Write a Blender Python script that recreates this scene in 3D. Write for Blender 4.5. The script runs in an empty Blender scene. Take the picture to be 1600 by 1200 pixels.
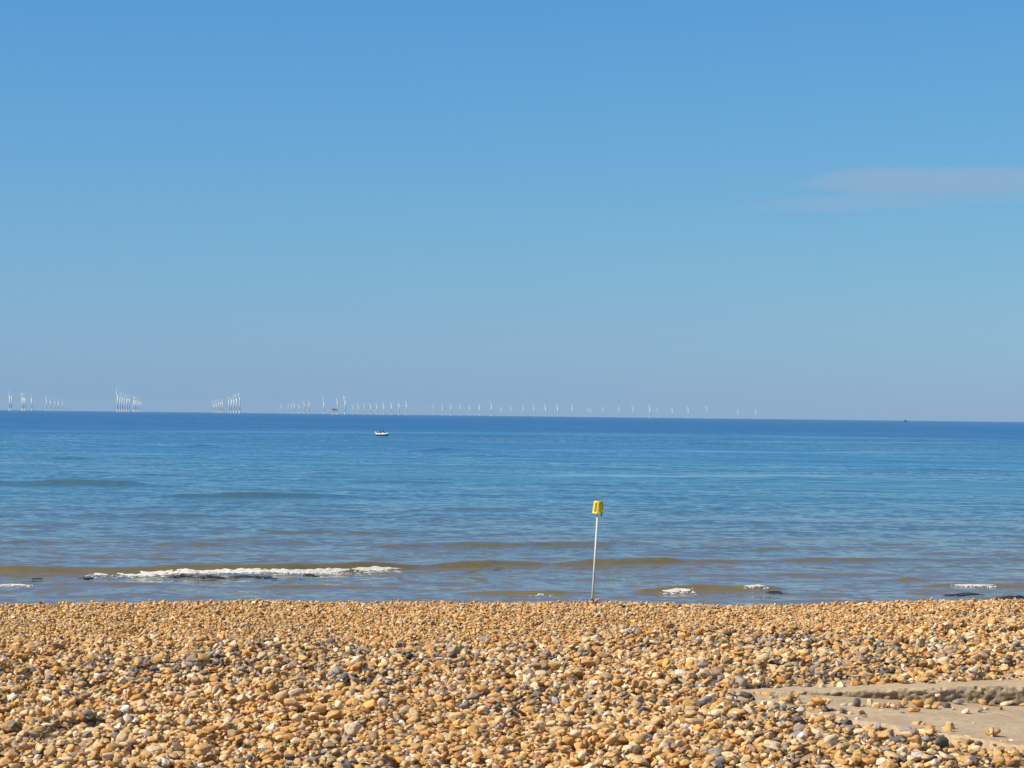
import bpy, bmesh, math, random
import numpy as np
from mathutils import Vector, Matrix, Euler

random.seed(7)
rng = np.random.default_rng(11)
SC = bpy.context.scene
COL = SC.collection
R = math.radians

# ------------------------------------------------------------------ camera
EYE = 6.0                      # height of the lens above the sea
FPX = 3900.0                   # focal length in pixels of the 1600 x 1200 photograph
PITCH, ROLL = math.atan(49.2 / FPX), math.atan(0.01165)
cam_d = bpy.data.cameras.new('camera')
cam_d.sensor_width = 36.0
cam_d.lens = FPX / 1600.0 * 36.0
cam_d.clip_start, cam_d.clip_end = 0.5, 120000.0
cam = bpy.data.objects.new('camera', cam_d)
COL.objects.link(cam)
CAM_R = Matrix.Rotation(math.pi / 2 + PITCH, 3, 'X') @ Matrix.Rotation(ROLL, 3, 'Z')
cam.matrix_world = Matrix.Translation((0, 0, EYE)) @ CAM_R.to_4x4()
SC.camera = cam

# ------------------------------------------------------------------ sky, sun, exposure
SUN_EL, SUN_AZ = R(42.0), R(-110.0)         # azimuth measured from +Y (out to sea) towards +X
world = bpy.data.worlds.new('World')
SC.world = world
world.use_nodes = True
wn, wl = world.node_tree.nodes, world.node_tree.links
bg = wn['Background']
sky = wn.new('ShaderNodeTexSky')
sky.sky_type = 'NISHITA'
sky.sun_disc = False
sky.sun_elevation = SUN_EL
sky.sun_rotation = SUN_AZ
sky.altitude = 0.0
sky.air_density, sky.dust_density, sky.ozone_density = 1.25, 0.25, 1.0
def wmath(op, a, b=None, c=None):
    o = wn.new('ShaderNodeMath'); o.operation = op
    for i, s in enumerate((a, b, c)):
        if s is None: continue
        if isinstance(s, (int, float)): o.inputs[i].default_value = s
        else: wl.new(s, o.inputs[i])
    return o.outputs[0]
# colour grade of the low sky (a very clear, cool sea horizon); the plain sky higher up
SKY_GRADE = ((1.23, 0.383), (0.90, 0.641), (0.26, 0.778))
sep = wn.new('ShaderNodeSeparateColor'); wl.new(sky.outputs['Color'], sep.inputs[0])
comb = wn.new('ShaderNodeCombineColor')
for k, (p, g) in enumerate(SKY_GRADE):
    wl.new(wmath('MULTIPLY', wmath('POWER', wmath('MULTIPLY', sep.outputs[k], 0.1), p), g * 10.0), comb.inputs[k])
wtc = wn.new('ShaderNodeTexCoord')
wsep = wn.new('ShaderNodeSeparateXYZ'); wl.new(wtc.outputs['Generated'], wsep.inputs[0])
mr = wn.new('ShaderNodeMapRange'); mr.interpolation_type = 'SMOOTHSTEP'
mr.inputs['From Min'].default_value, mr.inputs['From Max'].default_value = 0.20, 0.55
wl.new(wsep.outputs[2], mr.inputs['Value'])
wmix = wn.new('ShaderNodeMix'); wmix.data_type = 'RGBA'
wl.new(mr.outputs[0], wmix.inputs[0]); wl.new(comb.outputs[0], wmix.inputs[6]); wl.new(sky.outputs['Color'], wmix.inputs[7])
wl.new(wmix.outputs[2], bg.inputs['Color'])
bg.inputs['Strength'].default_value = 0.0812
sun_d = bpy.data.lights.new('sun', 'SUN')
sun_d.energy, sun_d.angle, sun_d.color = 5.0, R(0.53), (1.0, 0.92, 0.79)
sun = bpy.data.objects.new('sun', sun_d)
COL.objects.link(sun)
to_sun = Vector((math.sin(SUN_AZ) * math.cos(SUN_EL), math.cos(SUN_AZ) * math.cos(SUN_EL), math.sin(SUN_EL)))
sun.rotation_euler = to_sun.to_track_quat('Z', 'Y').to_euler()
sun.location = (-30, 20, 60)
SC.view_settings.view_transform = 'Standard'
SC.view_settings.look = 'None'
SC.view_settings.exposure = 0.30
SC.view_settings.gamma = 1.0

# ------------------------------------------------------------------ helpers
def horizon(u):
    return 639.9 + 18.64 * u / 1600.0

def ray(u, v):
    return (CAM_R @ Vector(((u - 800.0) / FPX, (600.0 - v) / FPX, -1.0)))

def at(u, v, z=None, y=None):
    d = ray(u, v)
    t = (z - EYE) / d.z if z is not None else y / d.y
    return Vector((0, 0, EYE)) + d * t

def project(p):
    q = CAM_R.transposed() @ (Vector(p) - Vector((0, 0, EYE)))
    return 800.0 - q.x / q.z * FPX, 600.0 + q.y / q.z * FPX

def tag(o, label=None, cat=None, group=None, kind=None):
    if label: o['label'] = label
    if cat: o['category'] = cat
    if group: o['group'] = group
    if kind: o['kind'] = kind
    return o

def empty(name, loc, rot=(0, 0, 0)):
    o = bpy.data.objects.new(name, None)
    o.empty_display_size = 0.2
    o.location, o.rotation_euler = loc, rot
    COL.objects.link(o)
    return o

def link_mesh(name, me, m=None, parent=None, loc=(0, 0, 0), smooth=True):
    if m is not None:
        me.materials.append(m)
    if smooth:
        me.polygons.foreach_set('use_smooth', [True] * len(me.polygons))
    o = bpy.data.objects.new(name, me)
    COL.objects.link(o)
    o.location = loc
    if parent is not None:
        o.parent = parent
    return o

def from_bm(name, bm, m, parent=None, loc=(0, 0, 0), smooth=False):
    me = bpy.data.meshes.new(name)
    bm.normal_update()
    bm.to_mesh(me)
    bm.free()
    return link_mesh(name, me, m, parent, loc, smooth)

def grid_mesh(name, X, Y, Z):
    n, k = X.shape
    me = bpy.data.meshes.new(name)
    me.vertices.add(n * k)
    co = np.stack([X, Y, Z], -1).astype(np.float32).ravel()
    me.vertices.foreach_set('co', co)
    a = (np.arange(n - 1)[:, None] * k + np.arange(k - 1)[None, :]).ravel()
    q = np.stack([a, a + 1, a + k + 1, a + k], -1).astype(np.int32)
    me.loops.add(q.size)
    me.loops.foreach_set('vertex_index', q.ravel())
    me.polygons.add(len(q))
    me.polygons.foreach_set('loop_start', np.arange(len(q), dtype=np.int32) * 4)
    me.polygons.foreach_set('loop_total', np.full(len(q), 4, dtype=np.int32))
    me.update(calc_edges=True)
    return me

def vnoise(x, y, seed=0):
    x, y = np.asarray(x, float), np.asarray(y, float)
    xi, yi = np.floor(x).astype(np.int64), np.floor(y).astype(np.int64)
    fx, fy = x - xi, y - yi
    fx, fy = fx * fx * (3 - 2 * fx), fy * fy * (3 - 2 * fy)
    def h(i, j):
        n = (i * 374761393 + j * 668265263 + seed * 2147483647 + 1013904223) & 0xFFFFFFFF
        n = ((n ^ (n >> 13)) * 1274126177) & 0xFFFFFFFF
        n = n ^ (n >> 16)
        return (n & 0xFFFFFF) / float(0xFFFFFF) * 2 - 1
    a, b, c, d = h(xi, yi), h(xi + 1, yi), h(xi, yi + 1), h(xi + 1, yi + 1)
    return (a * (1 - fx) + b * fx) * (1 - fy) + (c * (1 - fx) + d * fx) * fy

def smooth(a, b, x):
    t = np.clip((x - a) / (b - a), 0, 1)
    return t * t * (3 - 2 * t)

class NT:
    """small node-tree builder"""
    def __init__(self, name):
        self.m = bpy.data.materials.new(name)
        self.m.use_nodes = True
        self.t = self.m.node_tree
        self.p = self.t.nodes['Principled BSDF']
        self.out = self.t.nodes['Material Output']
    def n(self, kind, **kw):
        o = self.t.nodes.new('ShaderNode' + kind)
        for k, v in kw.items():
            setattr(o, k, v)
        return o
    def l(self, a, b):
        self.t.links.new(a, b)
    def set(self, **kw):
        for k, v in kw.items():
            self.p.inputs[k.replace('_', ' ')].default_value = v
    def math(self, op, a, b=None, clamp=False):
        o = self.n('Math', operation=op, use_clamp=clamp)
        for i, s in enumerate((a, b)):
            if s is None: continue
            if isinstance(s, (int, float)): o.inputs[i].default_value = s
            else: self.l(s, o.inputs[i])
        return o.outputs[0]
    def vmath(self, op, a, b=None):
        o = self.n('VectorMath', operation=op)
        for i, s in enumerate((a, b)):
            if s is None: continue
            if isinstance(s, (tuple, list)): o.inputs[i].default_value = s
            else: self.l(s, o.inputs[i])
        return o.outputs[0]
    def noise(self, vec, scale, detail=3.0, rough=0.55, dim='3D'):
        o = self.n('TexNoise', noise_dimensions=dim)
        self.l(vec, o.inputs['Vector'])
        o.inputs['Scale'].default_value = scale
        o.inputs['Detail'].default_value = detail
        o.inputs['Roughness'].default_value = rough
        return o
    def ramp(self, fac, stops, interp='LINEAR'):
        o = self.n('ValToRGB')
        o.color_ramp.interpolation = interp
        e = o.color_ramp.elements
        while len(e) > 1: e.remove(e[0])
        for i, (p, c) in enumerate(stops):
            if i == 0: e[0].position = p; k = e[0]
            else: k = e.new(p)
            k.color = (c[0], c[1], c[2], 1) if len(c) == 3 else c
        self.l(fac, o.inputs[0])
        return o.outputs[0]
    def mix(self, fac, a, b, mode='MIX'):
        o = self.n('Mix', data_type='RGBA', blend_type=mode)
        for s, i in ((fac, 0), (a, 6), (b, 7)):
            if isinstance(s, (int, float)): o.inputs[i].default_value = s
            elif isinstance(s, tuple): o.inputs[i].default_value = (*s, 1)
            else: self.l(s, o.inputs[i])
        return o.outputs[2]
    def bump(self, h, strength, dist):
        o = self.n('Bump')
        o.inputs['Strength'].default_value = strength
        o.inputs['Distance'].default_value = dist
        self.l(h, o.inputs['Height'])
        self.l(o.outputs[0], self.p.inputs['Normal'])

def simple(name, col, rough=0.6, metallic=0.0, var=0.15, scale=6.0, bump=0.0):
    t = NT(name)
    tc = t.n('TexCoord')
    nz = t.noise(tc.outputs['Object'], scale, 4.0)
    c = t.mix(nz.outputs['Fac'], tuple(x * (1 - var) for x in col), tuple(min(1, x * (1 + var)) for x in col))
    t.l(c, t.p.inputs['Base Color'])
    t.set(Roughness=rough, Metallic=metallic)
    if bump: t.bump(nz.outputs['Fac'], 0.5, bump)
    return t.m

# ------------------------------------------------------------------ materials
def mat_pebble():
    t = NT('flint_pebble')
    at_ = t.n('Attribute', attribute_type='INSTANCER', attribute_name='tint')
    rn = t.n('Attribute', attribute_type='INSTANCER', attribute_name='shade')
    tc = t.n('TexCoord')
    off = t.n('CombineXYZ')
    t.l(t.math('MULTIPLY', rn.outputs['Fac'], 37.0), off.inputs[0])
    t.l(t.math('MULTIPLY', rn.outputs['Fac'], 91.0), off.inputs[1])
    v = t.vmath('ADD', tc.outputs['Object'], off.outputs[0])
    a = t.noise(v, 1.1, 3.0)
    b = t.noise(v, 5.0, 4.0, 0.65)
    patch = t.ramp(a.outputs['Fac'], [(0.40, (0, 0, 0)), (0.62, (1, 1, 1))])
    speck = t.ramp(b.outputs['Fac'], [(0.35, (0.70, 0.66, 0.62)), (0.55, (1, 1, 1)), (0.75, (1.16, 1.15, 1.12))])
    pale = t.mix(0.45, at_.outputs['Color'], (0.58, 0.43, 0.25))
    c = t.mix(t.math('MULTIPLY', patch, 0.40), at_.outputs['Color'], pale)
    c = t.mix(1.0, c, speck, 'MULTIPLY')
    t.l(c, t.p.inputs['Base Color'])
    t.set(Roughness=0.62)
    t.p.inputs['Specular IOR Level'].default_value = 0.3
    t.bump(b.outputs['Fac'], 0.35, 0.10)
    return t.m

def mat_shingle_ground():
    t = NT('shingle_ground')
    g = t.n('NewGeometry')
    vo = t.n('TexVoronoi', feature='F1')
    vo.inputs['Scale'].default_value = 26.0
    t.l(g.outputs['Position'], vo.inputs['Vector'])
    sep = t.n('SeparateColor')
    t.l(vo.outputs['Color'], sep.inputs[0])
    c = t.ramp(sep.outputs[0], [(0.0, (0.16, 0.14, 0.12)), (0.2, (0.34, 0.20, 0.08)), (0.55, (0.42, 0.27, 0.12)), (0.85, (0.50, 0.38, 0.22)), (1.0, (0.22, 0.20, 0.19))])
    t.l(c, t.p.inputs['Base Color'])
    t.set(Roughness=0.75)
    t.bump(t.math('SUBTRACT', 1.0, vo.outputs['Distance']), 1.0, 0.03)
    return t.m

def mat_concrete(name, base, dark, pits):
    t = NT(name)
    g = t.n('NewGeometry')
    a = t.noise(g.outputs['Position'], 2.2, 6.0, 0.6)
    b = t.noise(g.outputs['Position'], 28.0, 5.0, 0.65)
    st = t.n('Mapping')
    t.l(g.outputs['Position'], st.inputs['Vector'])
    st.inputs['Scale'].default_value = (2.2, 16.0, 8.0)
    s = t.noise(st.outputs[0], 1.0, 4.0)
    c = t.mix(t.ramp(a.outputs['Fac'], [(0.35, (0, 0, 0)), (0.65, (1, 1, 1))]), dark, base)
    c = t.mix(t.ramp(s.outputs['Fac'], [(0.52, (0, 0, 0)), (0.72, (0.55, 0.55, 0.55))]), c, dark)
    sp = t.ramp(b.outputs['Fac'], [(0.30, (0.62, 0.60, 0.58)), (0.50, (1, 1, 1)), (0.75, (1.15, 1.15, 1.15))])
    c = t.mix(0.8, c, sp, 'MULTIPLY')
    t.l(c, t.p.inputs['Base Color'])
    t.set(Roughness=0.85)
    t.bump(b.outputs['Fac'], 0.6, pits)
    return t.m

def mat_sea():
    t = NT('sea_water')
    g = t.n('NewGeometry')
    P = g.outputs['Position']
    def slope(lx, ly, detail, seed):
        mp = t.n('Mapping')
        mp.inputs['Scale'].default_value = (1.0 / lx, 1.0 / ly, 1.0)
        mp.inputs['Location'].default_value = (seed * 13.7, seed * 7.3, seed)
        t.l(P, mp.inputs['Vector'])
        nz = t.noise(mp.outputs[0], 1.0, detail, 0.55, '2D')
        return t.vmath('SUBTRACT', nz.outputs['Color'], (0.5, 0.5, 0.5))
    def scl(v, sx, sy):
        return t.vmath('MULTIPLY', v, (sx, sy, 0.0))
    def patch(lx, ly, seed, lo, hi, w0=0.35, w1=0.65):
        mp = t.n('Mapping')
        mp.inputs['Scale'].default_value = (1.0 / lx, 1.0 / ly, 1.0)
        mp.inputs['Location'].default_value = (seed * 3.1, seed * 5.9, seed)
        t.l(P, mp.inputs['Vector'])
        nz = t.noise(mp.outputs[0], 1.0, 3.0, 0.6, '2D')
        return t.ramp(nz.outputs['Fac'], [(w0, (lo,) * 3), (w1, (hi,) * 3)])
    near = slope(0.7, 0.5, 3.0, 1)
    shore = slope(1.7, 1.5, 3.0, 8)
    mid = slope(4.5, 2.4, 3.0, 2)
    far = slope(26.0, 8.0, 2.0, 3)
    s = t.vmath('ADD', scl(near, 0.36, 0.46), scl(mid, 0.12, 0.26))
    s = t.vmath('ADD', s, scl(shore, 0.18, 0.34))
    s = t.vmath('ADD', s, scl(far, 0.03, 0.16))
    # calm slicks and ruffled lanes lying along the shore
    lanes = t.math('MULTIPLY', patch(150.0, 110.0, 4, 0.30, 1.30, 0.40, 0.58), patch(700.0, 420.0, 5, 0.60, 1.25))
    lanes = t.math('MULTIPLY', lanes, patch(60.0, 10.0, 6, 0.45, 1.2))
    lanes = t.math('MULTIPLY', lanes, patch(95.0, 22.0, 7, 0.30, 1.05, 0.32, 0.46))
    spy = t.n('SeparateXYZ'); t.l(P, spy.inputs[0])
    nm = t.n('MapRange', interpolation_type='SMOOTHSTEP'); t.l(spy.outputs[1], nm.inputs['Value'])
    nm.inputs['From Min'].default_value, nm.inputs['From Max'].default_value = 105.0, 230.0
    lanes = t.math('ADD', t.math('MULTIPLY', t.math('MULTIPLY', lanes, 0.8), nm.outputs[0]), t.math('MULTIPLY', t.math('SUBTRACT', 1.0, nm.outputs[0]), patch(9.0, 4.0, 9, 0.70, 1.30)))
    vs = t.n('VectorMath', operation='SCALE')
    t.l(s, vs.inputs[0]); t.l(lanes, vs.inputs['Scale'])
    # wavelets steepen on the side that faces the shore; offshore the wind chop is steeper
    sp = t.n('SeparateXYZ')
    t.l(P, sp.inputs[0])
    mr = t.n('MapRange', interpolation_type='SMOOTHSTEP')
    t.l(t.math('LOGARITHM', t.math('MAXIMUM', sp.outputs[1], 20.0), 10.0), mr.inputs['Value'])
    for k_, v_ in (('From Min', 2.15), ('From Max', 3.35), ('To Min', -0.045), ('To Max', -0.128)): mr.inputs[k_].default_value = v_
    lean = t.n('CombineXYZ'); t.l(mr.outputs[0], lean.inputs[1])
    s = t.vmath('ADD', vs.outputs[0], lean.outputs[0])
    sl = t.n('Attribute', attribute_type='GEOMETRY', attribute_name='slick')      # glassy lanes where the wind does not ruffle the water
    calm = t.n('VectorMath', operation='SCALE'); t.l(s, calm.inputs[0])
    t.l(t.math('SUBTRACT', 1.0, sl.outputs['Fac']), calm.inputs['Scale'])
    s = calm.outputs[0]
    nrm = t.vmath('NORMALIZE', t.vmath('ADD', g.outputs['Normal'], s))
    t.l(nrm, t.p.inputs['Normal'])
    # sediment in the shallows, clear deep water offshore
    wob = t.n('Mapping')
    wob.inputs['Scale'].default_value = (1 / 35.0, 1 / 9.0, 1)
    t.l(P, wob.inputs['Vector'])
    wn_ = t.noise(wob.outputs[0], 1.0, 3.0, 0.5, '2D')
    d = t.math('ADD', sp.outputs[1], t.math('MULTIPLY', t.math('SUBTRACT', wn_.outputs['Fac'], 0.5), 50.0))
    dl = t.math('DIVIDE', t.math('LOGARITHM', t.math('MAXIMUM', d, 20.0), 10.0), 5.0)
    c = t.ramp(dl, [(0.370, (0.17, 0.125, 0.055)), (0.405, (0.13, 0.11, 0.06)), (0.445, (0.045, 0.10, 0.11)), (0.50, (0.03, 0.125, 0.165)), (0.58, (0.02, 0.10, 0.18)), (0.66, (0.012, 0.085, 0.19))])
    t.l(c, t.p.inputs['Base Color'])
    t.set(Roughness=0.06, IOR=1.333)
    return t.m

M = {}
M['pebble'] = mat_pebble()
M['ground'] = mat_shingle_ground()
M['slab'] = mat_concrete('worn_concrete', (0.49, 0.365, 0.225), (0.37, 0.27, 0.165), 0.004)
M['step'] = mat_concrete('pitted_shaded_concrete', (0.40, 0.305, 0.195), (0.23, 0.165, 0.10), 0.04)  # pitted face concrete, colour darkened to carry the shade on the step front
M['sea'] = mat_sea()
M['foam'] = simple('foam_white', (0.62, 0.59, 0.54), 0.9, 0, 0.14, 9.0, 0.03)
M['weed'] = simple('wet_seaweed', (0.022, 0.015, 0.012), 0.35, 0, 0.4, 9.0)
M['steel'] = simple('galvanised_steel', (0.52, 0.52, 0.50), 0.45, 0.15, 0.12, 3.0)
def weathered(name, base, stain, amount, rough):
    t = NT(name)
    g = t.n('TexCoord')
    mp = t.n('Mapping'); mp.inputs['Scale'].default_value = (14, 14, 2.2); t.l(g.outputs['Object'], mp.inputs['Vector'])
    a = t.noise(mp.outputs[0], 1.0, 5.0, 0.65)
    b = t.noise(g.outputs['Object'], 26.0, 3.0)
    f = t.math('MULTIPLY', t.ramp(a.outputs['Fac'], [(0.48, (0, 0, 0)), (0.72, (1, 1, 1))]), amount)
    c = t.mix(f, base, stain)
    c = t.mix(1.0, c, t.ramp(b.outputs['Fac'], [(0.3, (0.86, 0.86, 0.86)), (0.6, (1.04, 1.04, 1.04))]), 'MULTIPLY')
    t.l(c, t.p.inputs['Base Color'])
    t.set(Roughness=rough)
    return t.m
M['steel'] = weathered('weathered_steel', (0.56, 0.55, 0.52), (0.34, 0.24, 0.15), 0.55, 0.5)
M['yellow'] = weathered('yellow_paint', (0.80, 0.60, 0.035), (0.62, 0.47, 0.12), 0.6, 0.55)
M['bolt'] = simple('dark_bolt', (0.05, 0.06, 0.07), 0.5, 0.4)
M['turbine'] = simple('turbine_white', (0.82, 0.82, 0.81), 0.45, 0, 0.02, 0.05)
M['turbine_yellow'] = simple('turbine_base_yellow', (0.78, 0.74, 0.64), 0.5, 0, 0.06, 0.2)
M['boat_white'] = simple('boat_white', (0.80, 0.79, 0.76), 0.35, 0, 0.04, 2.0)
M['boat_dark'] = simple('boat_dark_hull', (0.02, 0.022, 0.03), 0.4)
M['navy'] = simple('dark_clothing', (0.02, 0.025, 0.045), 0.8)
M['red'] = simple('red_jacket', (0.40, 0.06, 0.06), 0.8)
M['skin'] = simple('skin', (0.50, 0.31, 0.22), 0.5)
M['hair'] = simple('dark_hair', (0.03, 0.02, 0.015), 0.7)
M['rust'] = simple('platform_brown', (0.20, 0.13, 0.11), 0.6)
M['platform'] = simple('platform_pale', (0.55, 0.50, 0.45), 0.6)
M['ship'] = simple('ship_dark', (0.03, 0.04, 0.06), 0.5)

# ------------------------------------------------------------------ beach ground
CREST_Y = 23.0
def ground_z(x, y):
    x, y = np.asarray(x, float), np.asarray(y, float)
    z = 4.236 + 0.0132 * np.clip(x, -40, 40)
    z = z + 0.030 * vnoise(x * 0.45, y * 0.55, 3) + 0.018 * vnoise(x * 1.3 + 7, y * 1.6, 4)
    back = np.clip(y - CREST_Y, 0, None)
    z = z - 0.14 * np.maximum(back - 0.6, 0) ** 1.0 - 0.03 * np.minimum(back, 0.6)
    return np.maximum(z, -9.0)

xs = np.concatenate([np.linspace(-900, -40, 24, endpoint=False), np.linspace(-40, 40, 161), np.linspace(40, 900, 25)[1:]])
ys = np.concatenate([np.linspace(-300, -10, 12, endpoint=False), np.linspace(-10, 70, 161), np.linspace(70, 40000, 20)[1:]])
GX, GY = np.meshgrid(xs, ys)
GX = GX * np.maximum(1.0, GY / 1500.0)
# --- concrete slipway: recessed sheet and the step behind it
LEFT_X, LEFT_Z = 1.62, 4.325
def low_z(x): return LEFT_Z - 0.050 * (x - LEFT_X)
def top_z(x): return LEFT_Z + 0.008 + 0.027 * (x - LEFT_X)
def face_y(x): return 15.24 + 0.09 * (x - LEFT_X) + 0.012 * vnoise(x * 5, x * 0 + 2.2, 9)
def front_y(x): return np.interp(x, [1.55, 1.75, 2.1, 2.8, 4.0, 6.0], [15.22, 14.62, 14.20, 13.48, 12.27, 10.4])
def on_slab(x, y):   # 1 lower sheet, 2 step top
    a = (x > LEFT_X - 0.08) & (y < face_y(x)) & (y > front_y(x))
    b = (x > LEFT_X - 0.25) & (y >= face_y(x)) & (y < face_y(x) + 0.16 + 0.07 * (x - LEFT_X) + 0.05 * vnoise(x * 3, x * 0 + 5, 21))
    return np.where(a, 1, np.where(b, 2, 0))
gz = ground_z(GX, GY)
hide = (GX > LEFT_X - 0.4) & (GX < 7) & (GY > 9.5) & (GY < 17.2)
gz = np.where(hide, gz - 0.25, np.where((np.abs(GX) < 9) & (GY < 26) & (GY > 9), gz - 0.085, gz - 0.02))
ground = link_mesh('shingle_ground', grid_mesh('shingle_ground', GX, GY, gz), M['ground'])
tag(ground, kind='structure')

SX1 = 6.2
def slab_sheet():
    n, k = 90, 60
    X = np.repeat(np.linspace(LEFT_X - 0.15, SX1, n)[:, None], k, 1)
    T = np.repeat(np.linspace(0, 1, k)[None, :], n, 0)
    Y0 = front_y(X) - 0.35
    Y1 = face_y(X) + 0.05
    Y = Y0 + (Y1 - Y0) * T
    Z = low_z(X) + 0.004 * vnoise(X * 6, Y * 9, 31) + 0.003 * vnoise(X * 21, Y * 24, 32)
    # worn margin along the front edge stands a little proud of the sheet
    edge = smooth(0.62, 0.50, (Y - front_y(X)))
    Z = Z + 0.012 * edge * smooth(1.75, 2.2, X)
    bm = bmesh.new()
    top = [[bm.verts.new((X[i, j], Y[i, j], Z[i, j])) for j in range(k)] for i in range(n)]
    bot = [[bm.verts.new((X[i, j], Y[i, j], Z[i, j] - 0.22)) for j in (0, k - 1)] for i in range(n)]
    for i in range(n - 1):
        for j in range(k - 1):
            bm.faces.new((top[i][j], top[i + 1][j], top[i + 1][j + 1], top[i][j + 1]))
        bm.faces.new((bot[i][0], bot[i + 1][0], top[i + 1][0], top[i][0]))
        bm.faces.new((top[i][k - 1], top[i + 1][k - 1], bot[i + 1][1], bot[i][1]))
    return bm

def step_block():
    n = 420
    rows = 18
    bm = bmesh.new()
    X = np.linspace(LEFT_X - 0.28, SX1, n)
    prof = []
    for x in X:
        zt, zb, yf = float(top_z(x)), float(low_z(x)) - 0.06, float(face_y(x))
        line = []
        for r in range(rows):            # front face, bottom to top, chipped and pitted
            t = r / (rows - 1)
            z = zb + (zt - zb) * t
            rough = 0.007 * vnoise(x * 14, z * 30, 41) + 0.011 * vnoise(x * 40, z * 70, 42)
            chip = 0.08 * max(0.0, float(vnoise(x * 11, z * 34, 43)) - 0.42) + 0.07 * max(0.0, float(vnoise(x * 27, z * 60, 46)) - 0.45)
            round_ = 0.030 * max(0.0, t - 0.80) ** 2 / 0.04 * (0.6 + 0.9 * abs(float(vnoise(x * 6, 0.3, 44))))
            line.append((x, yf + float(rough) * (0.4 + 0.6 * t) + chip + round_, z))
        for j, dy in enumerate((0.03, 0.07, 0.13, 0.22, 0.35, 0.6, 0.95)):
            z = zt + 0.002 * j + 0.004 * float(vnoise(x * 8, dy * 30, 45)) * (1 if j else 0)
            line.append((x, yf + 0.03 + dy, z))
        line.append((x, yf + 0.98, zb))
        prof.append([bm.verts.new(p) for p in line])
    for a, b in zip(prof[:-1], prof[1:]):
        for j in range(len(a) - 1):
            bm.faces.new((a[j], b[j], b[j + 1], a[j + 1]))
    bm.faces.new(prof[0][::-1]) ; bm.faces.new(prof[-1])
    bm.normal_update()
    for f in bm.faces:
        f.material_index = 1 if abs(f.normal.z) > 0.75 else 0  # level tops take the lighter slab colour, the front keeps its painted shade
    return bm
s1 = from_bm('concrete_slab', slab_sheet(), M['slab'], smooth=True)
tag(s1, 'worn buff concrete slab half buried in the shingle at lower right, below the step', 'slab')
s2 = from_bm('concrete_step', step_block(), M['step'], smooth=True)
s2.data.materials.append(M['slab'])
tag(s2, 'low pitted concrete step edge with a shaded brown face between the flat slab and the pebbles behind', 'step')

# ------------------------------------------------------------------ pebbles
def pebble_shapes(count, sub):
    out = []
    for i in range(count):
        bm = bmesh.new()
        bmesh.ops.create_icosphere(bm, subdivisions=sub, radius=1.0)
        bm.verts.ensure_lookup_table()
        D = np.array([v.co[:] for v in bm.verts])
        D /= np.linalg.norm(D, axis=1)[:, None]
        r = np.random.default_rng(100 + i)
        k = r.integers(9, 15)
        Nn = r.normal(size=(k, 3)); Nn /= np.linalg.norm(Nn, axis=1)[:, None]
        Nn = np.concatenate([Nn, -Nn[:4], np.eye(3), -np.eye(3)])
        hgt = r.uniform(0.58, 1.08, len(Nn)); hgt[-6:] = r.uniform(0.92, 1.05, 6)
        p = r.choice([7.0, 11.0, 18.0, 30.0])
        S = (np.clip(D @ Nn.T, 0, None) / hgt) ** p
        rad = S.sum(1) ** (-1.0 / p)
        for a in range(5):                       # lumps and a hollow or two
            q = r.normal(size=3); q /= np.linalg.norm(q)
            c = D @ q
            rad *= 1 + r.uniform(-0.22, 0.12) * np.exp(-(1 - c) / r.uniform(0.08, 0.3))
        V = D * rad[:, None]
        V /= np.abs(V).max(0)[None, :]
        bend = r.uniform(-0.18, 0.18)
        V[:, 1] += bend * (V[:, 0] ** 2 - 0.4)
        for v, c in zip(bm.verts, V):
            v.co = c
        me = bpy.data.meshes.new('pebble')
        bm.to_mesh(me); bm.free()
        me.materials.append(M['pebble'])
        me.polygons.foreach_set('use_smooth', [True] * len(me.polygons))
        out.append(me)
    return out
N_SHAPE = 26
SHAPES = pebble_shapes(N_SHAPE, 3)

PAL = {  # name: (colour, weight)
    'honey tan': ((0.57, 0.335, 0.105), 29), 'buff': ((0.58, 0.395, 0.185), 26), 'cream': ((0.70, 0.55, 0.335), 13),
    'orange brown': ((0.52, 0.25, 0.06), 11), 'dull brown': ((0.30, 0.20, 0.105), 8), 'mid grey': ((0.27, 0.235, 0.195), 10),
    'dark grey': ((0.10, 0.092, 0.088), 6.5), 'white': ((0.64, 0.585, 0.48), 1.3), 'rust red': ((0.36, 0.15, 0.055), 1.0)}
PN = list(PAL)
PC = np.minimum(np.array([PAL[k][0] for k in PN]) * np.array([1.15, 1.13, 1.21]), 0.85)
PW = np.array([PAL[k][1] for k in PN], float); PW /= PW.sum()

X0, X1, Y0, Y1, CELL = -7.2, 7.6, 10.2, 24.6, 0.01
NX, NY = int((X1 - X0) / CELL), int((Y1 - Y0) / CELL)
cx = X0 + (np.arange(NX) + 0.5) * CELL
cy = Y0 + (np.arange(NY) + 0.5) * CELL
HX, HY = np.meshgrid(cx, cy)
H = ground_z(HX, HY)
code = on_slab(HX, HY)
H = H - np.where(HY < 19.6 + 0.16 * HX, 0.080, 0.058)        # room for the heap that is dropped below
H = np.where(code == 1, low_z(HX), np.where(code == 2, top_z(HX), H))
# near the concrete the heap settles to the level of the slab it half buries
wl_ = smooth(LEFT_X - 1.2, LEFT_X - 0.1, HX) * (code == 0)
fr = HY < face_y(HX)
tgt = np.where(fr, low_z(HX) - 0.122 + 0.045 * smooth(0.25, 1.3, front_y(HX) - HY), top_z(HX) - 0.065 + 0.03 * smooth(0.2, 1.2, HY - face_y(HX)))
wf = wl_ * np.where(fr, 1.0, smooth(3.5, 1.0, HY - face_y(HX)))
H = H * (1 - wf) + tgt * wf
bur = wl_ = fr = tgt = wf = None
del HX, HY, code, bur
H = H.astype(np.float32)

def fine_edge(x):      # where the finer shingle of the crest begins
    return 19.6 + 0.16 * x + 0.5 * vnoise(x * 0.8, x * 0 + 1, 17)

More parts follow.
